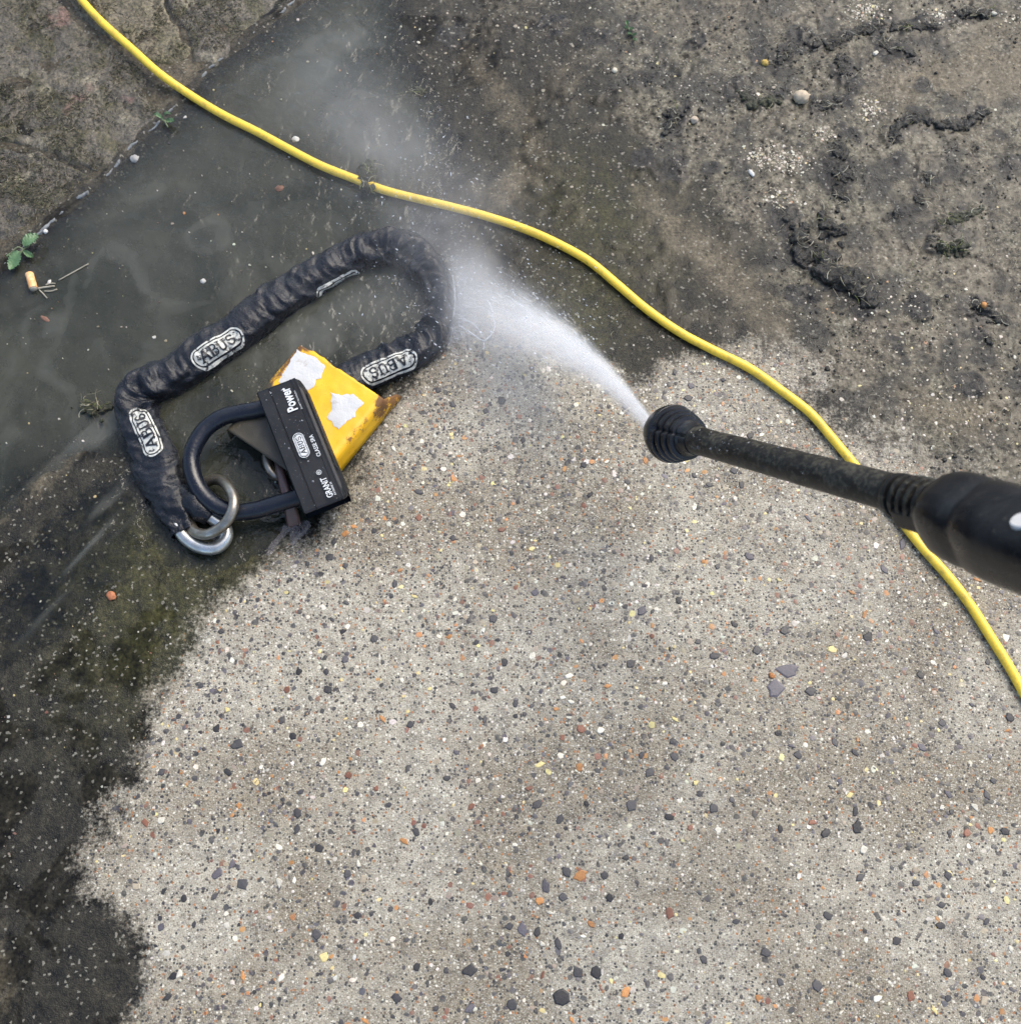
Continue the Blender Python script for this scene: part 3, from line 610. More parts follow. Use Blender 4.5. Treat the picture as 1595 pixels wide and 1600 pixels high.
def split_ring(P, F):                                      # long straight sides need more points to follow the cloth
    V = [P]; Fo = []; base = len(P)
    for f in F:
        p = P[f]; L = np.linalg.norm(p[1]-p[0]); m = max(1, int(L/.003))
        for q in range(m):
            a0, a1 = q/m, (q+1)/m; V.append(np.array([p[0]+(p[1]-p[0])*a0, p[0]+(p[1]-p[0])*a1, p[3]+(p[2]-p[3])*a1, p[3]+(p[2]-p[3])*a0])); Fo.append(np.arange(4)+base); base += 4
    return np.vstack(V), np.array(Fo)
t = NT('worn_white_print'); wz = t.noise(170, 4, .7); t.pbr(Base_Color=t.mix(t.range(wz, .52, .60), (.52, .53, .48), (.03, .032, .036)), Roughness=.5, Normal=t.bump(t.noise(800, 2), .3, .0004)); M_PRINT = t.m
M_INK = mat_plain('black_ink', (.010, .011, .014), .5, (.10, .10, .09), .5, 120, lo=.62, hi=.7)
def arclen_at(px, py):
    g = G(px, py, .01); return sl_[np.argmin((CC[:, 0]-g.x)**2+(CC[:, 1]-g.y)**2)]
def badge(px, py, v0, L=.060, Wd=.0200):
    s0 = arclen_at(px, py); hw = float(np.interp(s0, sl_, CC[:, 3]))
    def onto(uv, off):
        s = s0+uv[:, 0]; a = np.interp(s, sl_, CC[:, 3]); lat = np.clip((v0*hw+uv[:, 1])/a, -1.35, 1.35)   # + = left of travel
        over = np.clip(np.abs(lat)-.97, 0, None); l2 = np.clip(lat, -.97, .97)
        th = np.arccos(np.clip(-np.sign(l2)*np.abs(l2)**(1/.78), -1, 1)); th = th+np.sign(l2)*over*1.6
        return sleeve(s, th, off)
    P1, F1 = split_ring(*pill_strip(L, Wd, 1.0, .82)); P2_, F2 = pill_grid(L-.0022-Wd*.2, Wd*.70)
    Vp, Fp = merge([(onto(P1, .0006), F1), (onto(P2_, .0006), F2)])
    b = child_world(add('badge', mesh_np('badge', Vp, Fp), M_PRINT), chain)
    sc = Wd*.46; q = LQ.reshape(-1, 2).copy(); q[:, 0] = (q[:, 0]-LW/2)*sc*1.12; q[:, 1] = (q[:, 1]-.5)*sc
    V = onto(q, .0012); V[:, 2] += np.repeat(np.arange(len(V)//4) % 7, 4)*.00003
    for k in range(4):
        v = V.reshape(-1, 4, 3)[LI == k].reshape(-1, 3); add('letter', weld(mesh_np('letter', v, np.arange(len(v)).reshape(-1, 4))), M_INK).parent = b
    return b
badge(231, 682, -.20); badge(336, 543, -.52); badge(604, 570, .50); badge(512, 421, -1.5)
sleeve_o['label'] = 'wrinkled wet black fabric sleeve'

# links
t = NT('scuffed_steel'); nz = t.noise(90, 5, .65); c = t.mix(t.range(nz, .35, .7), (.42, .39, .33), (.20, .165, .12))
t.pbr(Base_Color=c, Metallic=.9, Roughness=t.range(nz, .3, .7, .24, .48), Normal=t.bump(t.noise(400, 3), .25, .0005)); M_STEEL = t.m
t = NT('clean_steel'); nz = t.noise(90, 4, .6); t.pbr(Base_Color=t.mix(t.range(nz, .4, .75), (.62, .63, .60), (.36, .35, .31)), Metallic=.85, Roughness=t.range(nz, .3, .7, .22, .4), Normal=t.bump(nz, .2, .0005)); M_STEEL2 = t.m
lk = catmull([tuple(G(*p)) for p in [(268, 806, .009), (278, 824, .009), (293, 843, .009), (314, 855, .009), (337, 856, .009), (352, 843, .009), (353, 827, .010), (338, 814, .011), (318, 800, .013)]], 12)
V, F = tube_arrays(lk, .0066, 16)
child_world(add('end_link', mesh_np('end_link', V, F), M_STEEL2), chain)
rg = [(322, 754, .010), (343, 750, .017), (359, 764, .030), (366, 785, .036), (359, 808, .034), (343, 826, .028), (322, 835, .021), (303, 829, .013), (296, 808, .006), (303, 776, .005)]
R3 = catmull([tuple(G(*p)) for p in rg+rg[:3]], 12)[12:-12]
nR = len(rg)*12; R3 = catmull([tuple(G(*p)) for p in rg[-1:]+rg+rg[:2]], 12)[12:12+nR]
V, F = tube_arrays(R3, .0054, 14, closed=True); child_world(add('ring_link', mesh_np('ring_link', V, F), M_STEEL), chain)
ln = catmull([tuple(G(*p)) for p in [(440, 692, .010), (425, 697, .013), (417, 713, .015), (421, 732, .014), (432, 744, .011), (446, 742, .008)]], 10)
child_world(tube('far_end_link', ln, .0048, M_STEEL, None, 12), chain)

# ------------------------------------------------------------------ yellow steel bracket
PZ = .031
A_, B_, C_, D_ = (np.array(G(*p, PZ)) for p in [(473, 540), (590, 634), (468, 775), (352, 680)])
Lx = (D_-A_); Lx /= np.linalg.norm(Lx); Wy = np.cross([0, 0, 1.], Lx); Wy *= np.sign(np.dot(Wy, B_-A_)); bw = abs(np.dot(B_-A_, Wy)); bl = np.dot(D_-A_, Lx)*.95
root = empty('steel_bracket', (A_[0], A_[1], 0)); tag(root, 'rusty yellow painted steel bracket with torn white labels under the padlock', 'bracket')
def mat_yellow():
    t = NT('chipped_yellow_paint'); nz = t.noise(48, 5, .68, dist=.3); fz = t.noise(210, 4, .7); e = t.sep(t.attr('rust').outputs['Color'])[0]; mudf = t.sep(t.attr('rust').outputs['Color'])[1]
    c = t.mix(t.range(nz, .3, .75), (.80, .46, .010), (.70, .36, .008))
    r = t.range(t.plus(t.plus(e, t.mul(t.plus(nz, -.5), 1.5)), t.mul(t.plus(fz, -.5), 1.2)), .45, .72)
    c = t.mix(r, c, t.mix(fz, (.075, .034, .014), (.22, .105, .03)))
    c = t.mix(t.range(fz, .66, .72, 0, .7), c, (.10, .055, .02))
    c = t.mix(t.range(t.plus(mudf, t.mul(t.plus(nz, -.5), .8)), .35, .65), c, (.045, .038, .022))
    t.pbr(Base_Color=c, Roughness=t.range(r, 0, 1, .38, .75), Normal=t.bump(t.plus(fz, t.mul(r, 2.)), .35, .0006)); return t.m
M_YEL = mat_yellow()
def plate_world(u, v, z): return A_[None]+np.outer(u, Lx)+np.outer(v, Wy)+np.stack([np.zeros_like(u), np.zeros_like(u), z-PZ], 1)
nu, nv = 56, 46
prof = [(-.008, .004), (-.0072, .012), (-.006, .022), (-.0035, .0285), (.001, PZ)] + [(q, PZ) for q in np.linspace(.008, bw-.006, 34)] + [(bw-.001, PZ-.0004), (bw+.0015, PZ-.004), (bw+.002, .020), (bw+.003, .011), (bw+.004, .003)]
pv = np.array(prof); U, K = np.meshgrid(np.linspace(0, bl, nu), np.arange(len(pv)), indexing='ij'); u = U.ravel().copy(); v = pv[K.ravel(), 0]; z = pv[K.ravel(), 1].copy()
z += (fbm(u, v, f=35, o=3, seed=2)-.5)*.003*((v > 0) & (v < bw)); 
first = (U.ravel() < bl/nu*.5)
u = u+np.where(first, (fbm(v, z, f=70, o=3, seed=4)-.5)*.006, 0)
u = np.where(first & (v > bw-.0005), u-.022*sm(PZ, .004, z), u)            # the flange runs on past the plate
edge_d = np.minimum(np.minimum(np.abs(v-0), np.abs(bw-v)), np.abs(u)); rust = np.clip(1-edge_d/.007, 0, 1)*.42+np.clip(1-v/.012, 0, 1)*.45+np.where(u < -.002, .5, 0)+.5*np.exp(-((u-.005)**2+(v-bw)**2)/.009**2)
mudd = sm(bl*.50, bl*.72, u-(v/bw)*.055+.02)
V = plate_world(u, v, z); F = grid_faces(nu, len(pv))
ob = child_world(add('plate', mesh_np('plate', V, F, {'rust': np.stack([rust, mudd, rust], 1)}), M_YEL), root)
sd = ob.modifiers.new('thickness', 'SOLIDIFY'); sd.thickness = .003; sd.offset = 1
def to_uv(px, py):
    p = np.array(G(px, py, PZ))-A_; return np.dot(p, Lx), np.dot(p, Wy)
t = NT('torn_white_label'); nz = t.noise(70, 4, .7); fz = t.noise(300, 3); t.pbr(Base_Color=t.mix(t.range(nz, .6, .78), (.50, .51, .51), (.30, .25, .18)), Roughness=.55, Normal=t.bump(t.plus(fz, nz), .5, .0008)); M_LAB = t.m
z5 = lambda L: [(360+a/5.317, 530+b/5.317) for a, b in L]
for poly in (z5([(560, 75), (600, 112), (650, 135), (720, 160), (760, 205), (792, 240), (770, 290), (748, 330), (715, 345), (690, 400), (640, 430), (520, 420), (400, 360), (440, 290), (480, 215), (515, 150)]),
             z5([(838, 443), (870, 455), (905, 470), (950, 463), (1012, 460), (1060, 490), (1110, 520), (1085, 560), (1050, 600), (1035, 640), (1000, 672), (950, 700), (890, 752), (850, 700), (800, 640), (828, 600), (842, 520)])):
    uv = np.array([to_uv(*p) for p in poly]); n = len(uv); q = []
    for a, b in zip(uv, np.roll(uv, -1, 0)):
        for f in np.linspace(0, 1, 6, endpoint=False): q.append(a+(b-a)*f)
    q = np.array(q); q += (np.stack([fbm(q[:, 0], q[:, 1], f=220, o=2, seed=1), fbm(q[:, 0], q[:, 1], f=220, o=2, seed=2)], 1)-.5)*.0035
    c = q.mean(0); rings = [c+(q-c)*f for f in (1, .8, .55, .3)]; V2 = np.vstack(rings+[c[None]])
    zz = PZ+.0009+(fbm(V2[:, 0], V2[:, 1], f=35, o=3, seed=2)-.5)*.003; m = len(q); zz[:m] -= .0005
    V = plate_world(V2[:, 0], V2[:, 1], zz); F = grid_faces(4, m, True); i = np.arange(m); T = np.stack([3*m+i, 3*m+np.roll(i, -1), np.full(m, 4*m)], 1)
    child_world(add('torn_label', mesh_np('torn_label', V, [F, T]), M_LAB), root)

# ------------------------------------------------------------------ padlock
LZ = .060
tl, tr, br, bl_ = (np.array(G(*p, LZ)) for p in [(399, 611), (466, 589), (541, 777), (474, 800)])
o3 = (tl+tr+br+bl_)/4; ex = ((tl-bl_)+(tr-br)); LL = np.linalg.norm(ex)/2; ex /= np.linalg.norm(ex); ey = np.cross([0, 0, 1.], ex); WW = abs(np.dot(((tl-tr)+(bl_-br))/2, ey))
lock = empty('padlock', (o3[0], o3[1], 0)); tag(lock, 'black padlock with thick round shackle and white lettering lying on the bracket', 'padlock')
def LW_(x, y, z): return np.array(o3)+np.outer(x, ex)+np.outer(y, ey)+np.outer(z, [0, 0, 1.])   # z from the top face
M_LOCK = NT('black_coated_metal'); t = M_LOCK; nz = t.noise(40, 5, .6); fz = t.noise(500, 3, .6)
c = t.mix(t.range(nz, .35, .75), (.0035, .0052, .0082), (.0080, .0105, .0150)); c = t.mix(t.range(t.noise(420, 3, .7), .68, .74, 0, .6), c, (.18, .18, .15))
t.pbr(Base_Color=c, Roughness=t.range(nz, .3, .7, .36, .55), Specular_IOR_Level=.3, Normal=t.bump(fz, .2, .0004)); M_LOCK = t.m
h = WW/2
lp = [(h, -.036), (h, -.0015), (h-.0012, 0), (h-.0118, 0), (h-.0122, -.0009), (h-.0130, -.0009), (h-.0134, 0), (-h+.0080, 0), (-h+.0076, .0007), (-h+.0060, .0007), (-h+.0056, 0), (-h+.0040, 0), (-h+.0036, .0006), (-h+.0024, .0006),
      (-h, -.0006), (-h-.0035, -.006), (-h-.0048, -.014), (-h-.0042, -.036)]
lp = np.array(lp); m = len(lp); xs_ = np.array([-LL/2, -LL/2+.0008, -LL/2+.003, *np.linspace(-LL/2+.01, LL/2-.01, 20), LL/2-.003, LL/2-.0008, LL/2])
rows = []
for i, x in enumerate(xs_):
    sh = {0: .0016, 1: .0005, len(xs_)-2: .0005, len(xs_)-1: .0016}.get(i, 0)
    y = lp[:, 0]*(1-sh/h); z = lp[:, 1]-sh; y2 = y.copy()
    rightm = lp[:, 0] < -h+.001
    if abs(x) > LL/2-.016: y2 = np.where(rightm, y+.0028*(abs(x)-(LL/2-.016))/.016, y)      # waisted ends of the chamfered side
    xr = x+(.017*np.clip(-z/.036, 0, 1) if i < 3 else 0); rows.append(LW_(np.zeros(m)+xr, y2, z-.005*(LL/2-x)/LL))
V = np.vstack(rows); F = grid_faces(len(xs_), m, True); n0 = len(V)
caps = np.vstack([np.arange(m)[::-1], (len(xs_)-1)*m+np.arange(m)])
me = mesh_np('lock_body', V, [F[:, ::-1], caps[:, ::-1]], smooth=False); body = child_world(add('lock_body', me, M_LOCK), lock)
sk = [(432, 632, .034), (402, 640, .034), (375, 645, .033), (346, 653, .032), (320, 672, .030), (304, 698, .028), (299, 722, .026), (305, 750, .024), (320, 775, .022), (343, 793, .021), (370, 800, .021), (400, 797, .022), (430, 788, .024), (470, 776, .026)]
sc_ = catmull([tuple(G(*p)) for p in sk], 12)
t = NT('wet_black_rubber'); nz = t.noise(70, 4, .6); t.pbr(Base_Color=t.mix(t.range(t.noise(300, 3, .7), .64, .74, 0, .5), (.0055, .0075, .014), (.09, .08, .06)), Roughness=t.range(nz, .3, .7, .22, .42), Normal=t.bump(t.plus(nz, t.noise(350, 3)), .35, .0008)); M_RUB = t.m
child_world(tube('shackle', sc_, .0086, M_RUB, None, 20), lock)
# printed words on the padlock
M_WHITE = mat_plain('white_print', (.62, .65, .66), .5, (.10, .11, .12), .8, 260, lo=.55, hi=.7)
def words(txt, size, x, y, bold=.0, sx=1., shear=0., z=.0003):
    cu = bpy.data.curves.new('lettering', 'FONT'); cu.body = txt; cu.size = size; cu.offset = bold*size; cu.shear = shear; cu.resolution_u = 3
    tmp = bpy.data.objects.new('lettering', cu); COL.objects.link(tmp); dg = bpy.context.evaluated_depsgraph_get(); dg.update()
    me = bpy.data.meshes.new_from_object(tmp.evaluated_get(dg)); COL.objects.unlink(tmp); bpy.data.objects.remove(tmp); me.name = 'lettering'
    co = np.empty(len(me.vertices)*3, np.float32); me.vertices.foreach_get('co', co); co = co.reshape(-1, 3)
    V = LW_(co[:, 0]*sx+x, co[:, 1]+y, np.full(len(co), z)); me.vertices.foreach_set('co', V.astype(np.float32).ravel()); me.update()
    me.materials.clear(); me.materials.append(M_WHITE); ob = add('lettering', me); ob.parent = body; return ob
def lxy(px, py): p = np.array(G(px, py, LZ))-o3; return np.dot(p, ex), np.dot(p, ey)
zz5 = lambda a, b: lxy(360+a/5.317, 530+b/5.317)
x, y = zz5(565, 592); words('Power', .0138, x+.001, y, .03, .74)
x, y = zz5(604, 585); words('SECURITY TECHNOLOGY', .0021, x+.001, y, 0, .9)
x, y = zz5(755, 968); words('CLASSE SRA', .0056, x, y, .012, .82)
x, y = zz5(858, 1305); words('GRANiT', .0084, x, y, .02, .72)
x, y = zz5(765, 1118); words('\u00ae', .0070, x, y, 0, 1.0)
x, y = zz5(882, 1290); words('EXTREME 59', .0026, x, y, .01, 1.0)
bx, by = zz5(590, 882); BL, BW = .0275, .0108
P1, F1 = split_ring(*pill_strip(BL, BW, 1.0, .90)); Pm, Fm = split_ring(*pill_strip(BL-.0014*1.0, BW, .84, .76)); P3, F3 = pill_grid(BL-.0046, BW*.66)
V, F = merge([(LW_(p[:, 0]+bx, p[:, 1]+by, np.full(len(p), .0003)), f) for p, f in ((P1, F1), (Pm, Fm), (P3, F3))])
bd = add('badge', mesh_np('badge', V, F), M_WHITE); bd.parent = body
q = LQ.reshape(-1, 2).copy(); sc = BW*.44; q[:, 0] = (q[:, 0]-LW/2)*sc*1.02+bx; q[:, 1] = (q[:, 1]-.5)*sc+by
V = LW_(q[:, 0], q[:, 1], .0006+np.repeat(np.arange(len(q)//4) % 7, 4)*.00002)
for k in range(4):
    v = V.reshape(-1, 4, 3)[LI == k].reshape(-1, 3); add('letter', weld(mesh_np('letter', v, np.arange(len(v)).reshape(-1, 4))), M_INK).parent = body
# scratches on the top face and the glint line of the side rail
child_world(tube('side_rail', LW_(np.linspace(-LL/2+.030, LL/2-.02, 20), np.full(20, -h-.0021), np.full(20, -.0035)), .0007, M_LOCK, None, 6), lock)

# brown strap poking out below the padlock, with its torn end
t = NT('brown_plastic'); nz = t.noise(60, 4); t.pbr(Base_Color=t.mix(nz, (.055, .030, .024), (.14, .085, .075)), Roughness=.35, Normal=t.bump(t.noise(200, 3), .4, .001)); M_BR = t.m
st = empty('plastic_strap', tuple(G(450, 780, 0))); tag(st, 'short brown plastic strap sticking out under the lower end of the padlock', 'strap')
ctr = catmull([tuple(G(*p)) for p in [(432, 700, .012), (438, 735, .022), (446, 765, .026), (453, 790, .022), (458, 812, .010), (460, 822, .004)]], 10)
hwid = np.interp(np.arange(len(ctr)), [0, 20, 40, 50], [.004, .0052, .0072, .0068]); V = []
for p, w in zip(ctr, hwid):
    for a, z in ((-1, 0), (-.6, .0022), (.5, .0026), (1, .0004), (.6, -.002), (-.6, -.002)): V.append((p[0]+a*w*.96, p[1]+a*w*.28, p[2]+z))
V = np.array(V); child_world(add('strap_band', mesh_np('strap_band', V, [grid_faces(len(ctr), 6, True), np.array([[5, 4, 3, 2, 1, 0], list((len(ctr)-1)*6+np.arange(6))])]), M_BR), st)
t = NT('clear_film'); b = t.pbr(Base_Color=(.55, .5, .52), Roughness=.06, Alpha=.14); M_FILM = t.m
sh = empty('plastic_film', tuple(G(455, 840, 0))); tag(sh, 'crumpled clear plastic film scrap on wet concrete below the padlock', 'plastic scrap')
for k, L in enumerate([[(455, 818), (430, 850), (418, 868)], [(460, 820), (462, 838), (458, 852)], [(466, 815), (478, 822), (474, 836)]]):
    c = catmull([tuple(G(*p, .004)) for p in L], 10); n = len(c); V = []
    for i, p in enumerate(c):
        w = .0065*(1-.6*i/n)
        for a in np.linspace(-1, 1, 6): V.append((p[0]+a*w, p[1]+a*w*.3, max(p[2]+.003*math.sin(a*4+i*.5+k), .0012)))
    child_world(add('film_fold', mesh_np('film_fold', np.array(V), grid_faces(n, 6)), M_FILM), sh)

# ------------------------------------------------------------------ spray lance
N0 = np.array(G(1025, 671, .125)); E0 = np.array(G(1410, 774, .365)); la = E0-N0; LL0 = np.linalg.norm(la); la /= LL0
lu = np.cross(la, [0, 0, 1.]); lu /= np.linalg.norm(lu); lv = np.cross(lu, la)          # lu across (down in the picture), lv upwards
def lathe(rings, seg=48, shape=None):
    """rings: (t, ru, rv, offset along lu)"""
    th = np.linspace(0, 2*np.pi, seg, endpoint=False); V = []
    for r in rings:
        tt, ru, rv, ou = (list(r)+[0])[:4] if len(r) == 4 else (r[0], r[1], r[1], 0)
        rr = np.ones(seg) if shape is None else shape(tt, th)
        V.append(N0+la*tt+np.outer(np.cos(th)*ru*rr+ou, lu)+np.outer(np.sin(th)*rv*rr, lv))
    V = np.vstack(V); n = len(rings); a = np.arange(seg); V = np.vstack([V, V[:seg].mean(0), V[-seg:].mean(0)])
    return V, [grid_faces(n, seg, True), np.vstack([np.stack([np.roll(a, -1), a, np.full(seg, n*seg)], 1), np.stack([(n-1)*seg+a, (n-1)*seg+np.roll(a, -1), np.full(seg, n*seg+1)], 1)])]
t = NT('worn_black_plastic'); nz = t.noise(38, 5, .65); fz = t.noise(240, 4, .65)
c = t.mix(t.range(nz, .4, .7), (.0045, .0046, .0048), (.020, .019, .016)); c = t.mix(t.range(t.plus(fz, t.mul(t.plus(nz, -.5), .6)), .48, .68, 0, .8), c, (.085, .080, .058))
t.pbr(Base_Color=c, Roughness=t.range(nz, .3, .7, .36, .6), Normal=t.bump(fz, .35, .0006)); M_PL = t.m
t = NT('smooth_black_plastic'); nz = t.noise(30, 4, .6); fz = t.noise(200, 4); c = t.mix(t.range(nz, .45, .75), (.0035, .0045, .007), (.012, .0135, .016)); c = t.mix(t.range(fz, .60, .72, 0, .45), c, (.06, .058, .048))
t.pbr(Base_Color=c, Roughness=t.range(nz, .3, .7, .2, .42), Normal=t.bump(t.plus(nz, fz), .25, .001)); M_PL2 = t.m
lance = empty('spray_lance', tuple(N0)); tag(lance, 'black pressure washer lance with ribbed nozzle reaching in above the ground', 'spray lance')
# nozzle: domed front, stepped ribs cut by two notches, neck
dome = [(0, .005), (.001, .009), (.004, .0145), (.010, .0195), (.018, .0235), (.024, .0255), (.0285, .0262), (.030, .0258), (.0305, .0245)]
child_world(add('nozzle_cap', mesh_np('nozzle_cap', *lathe(dome)), M_PL2), lance)
ribs = [(.0295, .0250)]; tt = .030
for k, r in enumerate((.0256, .0238, .0218, .0196)):
    ribs += [(tt+.0006, r), (tt+.0040, r-.0004), (tt+.0046, r-.0036), (tt+.0066, r-.0040)]; tt += .0068
ribs += [(tt+.002, .0145), (tt+.010, .0128)]
def notch(tq, th):
    d = np.minimum(np.abs(((th-math.radians(50)+np.pi) % (2*np.pi))-np.pi), np.abs(((th-math.radians(150)+np.pi) % (2*np.pi))-np.pi))
    return 1-.13*np.exp(-(d/.09)**2)*(1 if tq > .031 else 0)
child_world(add('ribbed_collar', mesh_np('ribbed_collar', *lathe(ribs, 96, notch), smooth=False), M_PL2), lance)
child_world(add('nozzle_outlet', mesh_np('nozzle_outlet', *lathe([(-.006, .0022), (-.0055, .0032), (.001, .0036), (.002, .0036)], 20)), M_PL), lance)
tb = np.linspace(tt+.004, LL0+.012, 60); rt = np.interp(tb, [tb[0], LL0*.3, LL0], [.0124, .0118, .0128])
bumpy = lambda q, th: 1+.05*(fbm(np.full(len(th), q*70), np.cos(th)*1.6, np.sin(th)*1.6, f=1, o=3, seed=7)-.5)
child_world(add('lance_tube', mesh_np('lance_tube', *lathe([(a, b) for a, b in zip(tb, rt)], 40, bumpy)), M_PL), lance)
# moulded socket with cross ribs, then the grip
q0 = LL0-.008; fins = [(q0, .0135, .0135, 0)]
for k in range(6):
    b = q0+.004+k*.0072; fins += [(b, .0150+.0004*k, .0150, .001), (b+.0034, .0151+.0004*k, .015, .001), (b+.0037, .0128, .0128, .001), (b+.0068, .0128, .0128, .001)]
fins += [(q0+.050, .0165, .016, .002)]
child_world(add('ribbed_socket', mesh_np('ribbed_socket', *lathe(fins, 48), smooth=False), M_PL), lance)
grip = [(q0+.040, .012, .012, 0.0016), (q0+.0415, .0185, .017, 0.0023), (q0+.045, .0220, .0205, 0.0035), (q0+.052, .0245, .023, 0.0043), (q0+.062, .0256, .0245, 0.0051), (q0+.074, .0258, .0248, 0.0062), (q0+.078, .0248, .0240, 0.0066), (q0+.081, .0248, .0240, 0.0069), (q0+.084, .0262, .0250, 0.0074), (q0+.10, .0272, .025, 0.0086), (q0+.13, .0280, .025, 0.0098), (q0+.17, .028, .025, 0.0101), (q0+.21, .026, .024, 0.0101)]
sq = lambda q, th: 1/np.power(np.abs(np.cos(th))**3.+np.abs(np.sin(th))**3., 1/3.)
child_world(add('grip_body', mesh_np('grip_body', *lathe(grip, 56, sq)), M_PL2), lance)
# raised latch on the upper shoulder, clip below, pale disc
def lbox(name, t0, t1, u0, u1, v0, v1, mat, bev=.002):
    bm = bmesh.new(); P = [N0+la*a+lu*b+lv*c for a in (t0, t1) for b in (u0, u1) for c in (v0, v1)]; vs = [bm.verts.new(p) for p in P]
    for f in ((0, 1, 3, 2), (4, 6, 7, 5), (0, 4, 5, 1), (2, 3, 7, 6), (0, 2, 6, 4), (1, 5, 7, 3)): bm.faces.new([vs[i] for i in f])
    bmesh.ops.recalc_face_normals(bm, faces=bm.faces[:]); bmesh.ops.bevel(bm, geom=bm.edges[:], offset=bev, segments=3, affect='EDGES', profile=.6)
    me = bpy.data.meshes.new(name); bm.to_mesh(me); bm.free(); return child_world(add(name, me, mat), lance)
lbox('socket_clip', q0+.012, q0+.050, .006, .0175, -.0130, .002, M_PL2, .003)
lbox('locking_tab', q0+.006, q0+.046, -.0200, -.009, -.010, .004, simple('greenish_plastic', (.060, .064, .052), .5, .2, 60), .004)
dc = N0+la*(q0+.128)+lu*.018+lv*.0252; th = np.linspace(0, 2*np.pi, 28, endpoint=False)
V = np.vstack([dc+np.outer(np.cos(th)*r, la)+np.outer(np.sin(th)*r, lu)+lv*z for r, z in ((.0066, -.003), (.0066, .0004), (.0060, .001))]+[dc+lv*.001]); i = np.arange(28)
child_world(add('logo_disc', mesh_np('logo_disc', V, [grid_faces(3, 28, True), np.stack([56+i, 56+np.roll(i, -1), np.full(28, 84)], 1)], smooth=False), simple('white_plastic', (.62, .62, .60), .4, .05)), lance)

#PART3
# ------------------------------------------------------------------ mud clumps
def ico(sub):
    bm = bmesh.new(); bmesh.ops.create_icosphere(bm, subdivisions=sub, radius=1); V = np.array([v.co[:] for v in bm.verts]); F = np.array([[v.index for v in f.verts] for f in bm.faces]); bm.free(); return V, F
ICO2, ICO3 = ico(2), ico(3)
def remeshed(V, F, voxel, name):
    tmp = add('tmp', mesh_np('tmp', V, F)); m = tmp.modifiers.new('r', 'REMESH'); m.mode = 'VOXEL'; m.voxel_size = voxel; m.use_smooth_shade = True
    dg = bpy.context.evaluated_depsgraph_get(); dg.update(); me = bpy.data.meshes.new_from_object(tmp.evaluated_get(dg)); COL.objects.unlink(tmp); bpy.data.objects.remove(tmp); me.name = name
    n = len(me.vertices); co = np.empty(n*3, np.float32); me.vertices.foreach_get('co', co); co = co.reshape(-1, 3); no = np.empty(n*3, np.float32); me.vertex_normals.foreach_get('vector', no); no = no.reshape(-1, 3)
    co = co+no*((fbm(co[:, 0], co[:, 1], co[:, 2], f=210, o=3, seed=4)-.5)*.0062)[:, None]; me.vertices.foreach_set('co', co.astype(np.float32).ravel()); me.update(); return me
t = NT('wet_mud'); nz = t.noise(120, 5, .7); fz = t.noise(420, 4, .7); c = t.mix(t.range(nz, .3, .72), (.006, .0058, .005), (.030, .028, .020)); c = t.mix(t.range(fz, .62, .72, 0, .75), c, (.20, .18, .12))
t.pbr(Base_Color=c, Roughness=t.range(nz, .3, .7, .12, .42), Normal=t.bump(t.plus(nz, fz), .9, .002)); M_MUD = t.m
t = NT('mossy_mud'); nz = t.noise(110, 5, .7); fz = t.noise(420, 4, .7); c = t.mix(t.range(nz, .3, .72), (.012, .013, .008), (.052, .056, .026)); c = t.mix(t.range(fz, .60, .72, 0, .7), c, (.20, .22, .09))
t.pbr(Base_Color=c, Roughness=.55, Normal=t.bump(t.plus(nz, fz), .9, .002)); M_MOSSY = t.m
t = NT('dry_fibre'); t.pbr(Base_Color=t.attr('col').outputs['Color'], Roughness=.6); M_FIB = t.m
def fibres(name, P, L, rad, C, parent=None, lift=.002, flat=.25):
    """thin curled stems, P base points (n,3)"""
    n = len(P); k = 5; a = RNG.uniform(0, 6.28, n); bend = RNG.normal(0, 1.3, n); tt = np.linspace(0, 1, k)
    ang = a[:, None]+bend[:, None]*tt[None]; st = L[:, None]/(k-1)
    X = P[:, 0:1]+np.cumsum(np.cos(ang)*st, 1)-np.cos(ang[:, :1])*st; Y = P[:, 1:2]+np.cumsum(np.sin(ang)*st, 1)-np.sin(ang[:, :1])*st
    Z = P[:, 2:3]+lift*np.sin(tt[None]*RNG.uniform(1.2, 3., (n, 1)))*RNG.uniform(.2, 1., (n, 1))+rad
    T = np.stack([np.cos(ang), np.sin(ang), ang*0], -1); Nn = np.stack([-np.sin(ang), np.cos(ang), ang*0], -1); C3 = np.stack([X, Y, Z], -1); R = (rad*np.linspace(1, .5, k))[None, :, None]*RNG.uniform(.6, 1.3, (n, 1, 1))
    up = np.array([0, 0, 1.]); ring = np.stack([C3+Nn*R, C3-Nn*R, C3+up*R*1.3], 2)         # n,k,3,3
    V = ring.reshape(-1, 3); b = (np.arange(n)*k*3)[:, None, None]+(np.arange(k-1)*3)[None, :, None]; i = np.arange(3)[None, None]; j = (np.arange(3)+1)[None, None] % 3
    F = np.stack([b+i, b+j, b+j+3, b+i+3], -1).reshape(-1, 4)
    return add(name, mesh_np(name, V, F, {'col': np.repeat(C, k*3, 0)}), M_FIB, parent)
def fib_cols(n, w):
    pal = np.array([(.40, .36, .24), (.58, .55, .42), (.10, .085, .05), (.16, .19, .05), (.05, .045, .03)]); return pal[RNG.choice(5, n, p=np.array(w)/sum(w))]*RNG.uniform(.7, 1.2, (n, 1))
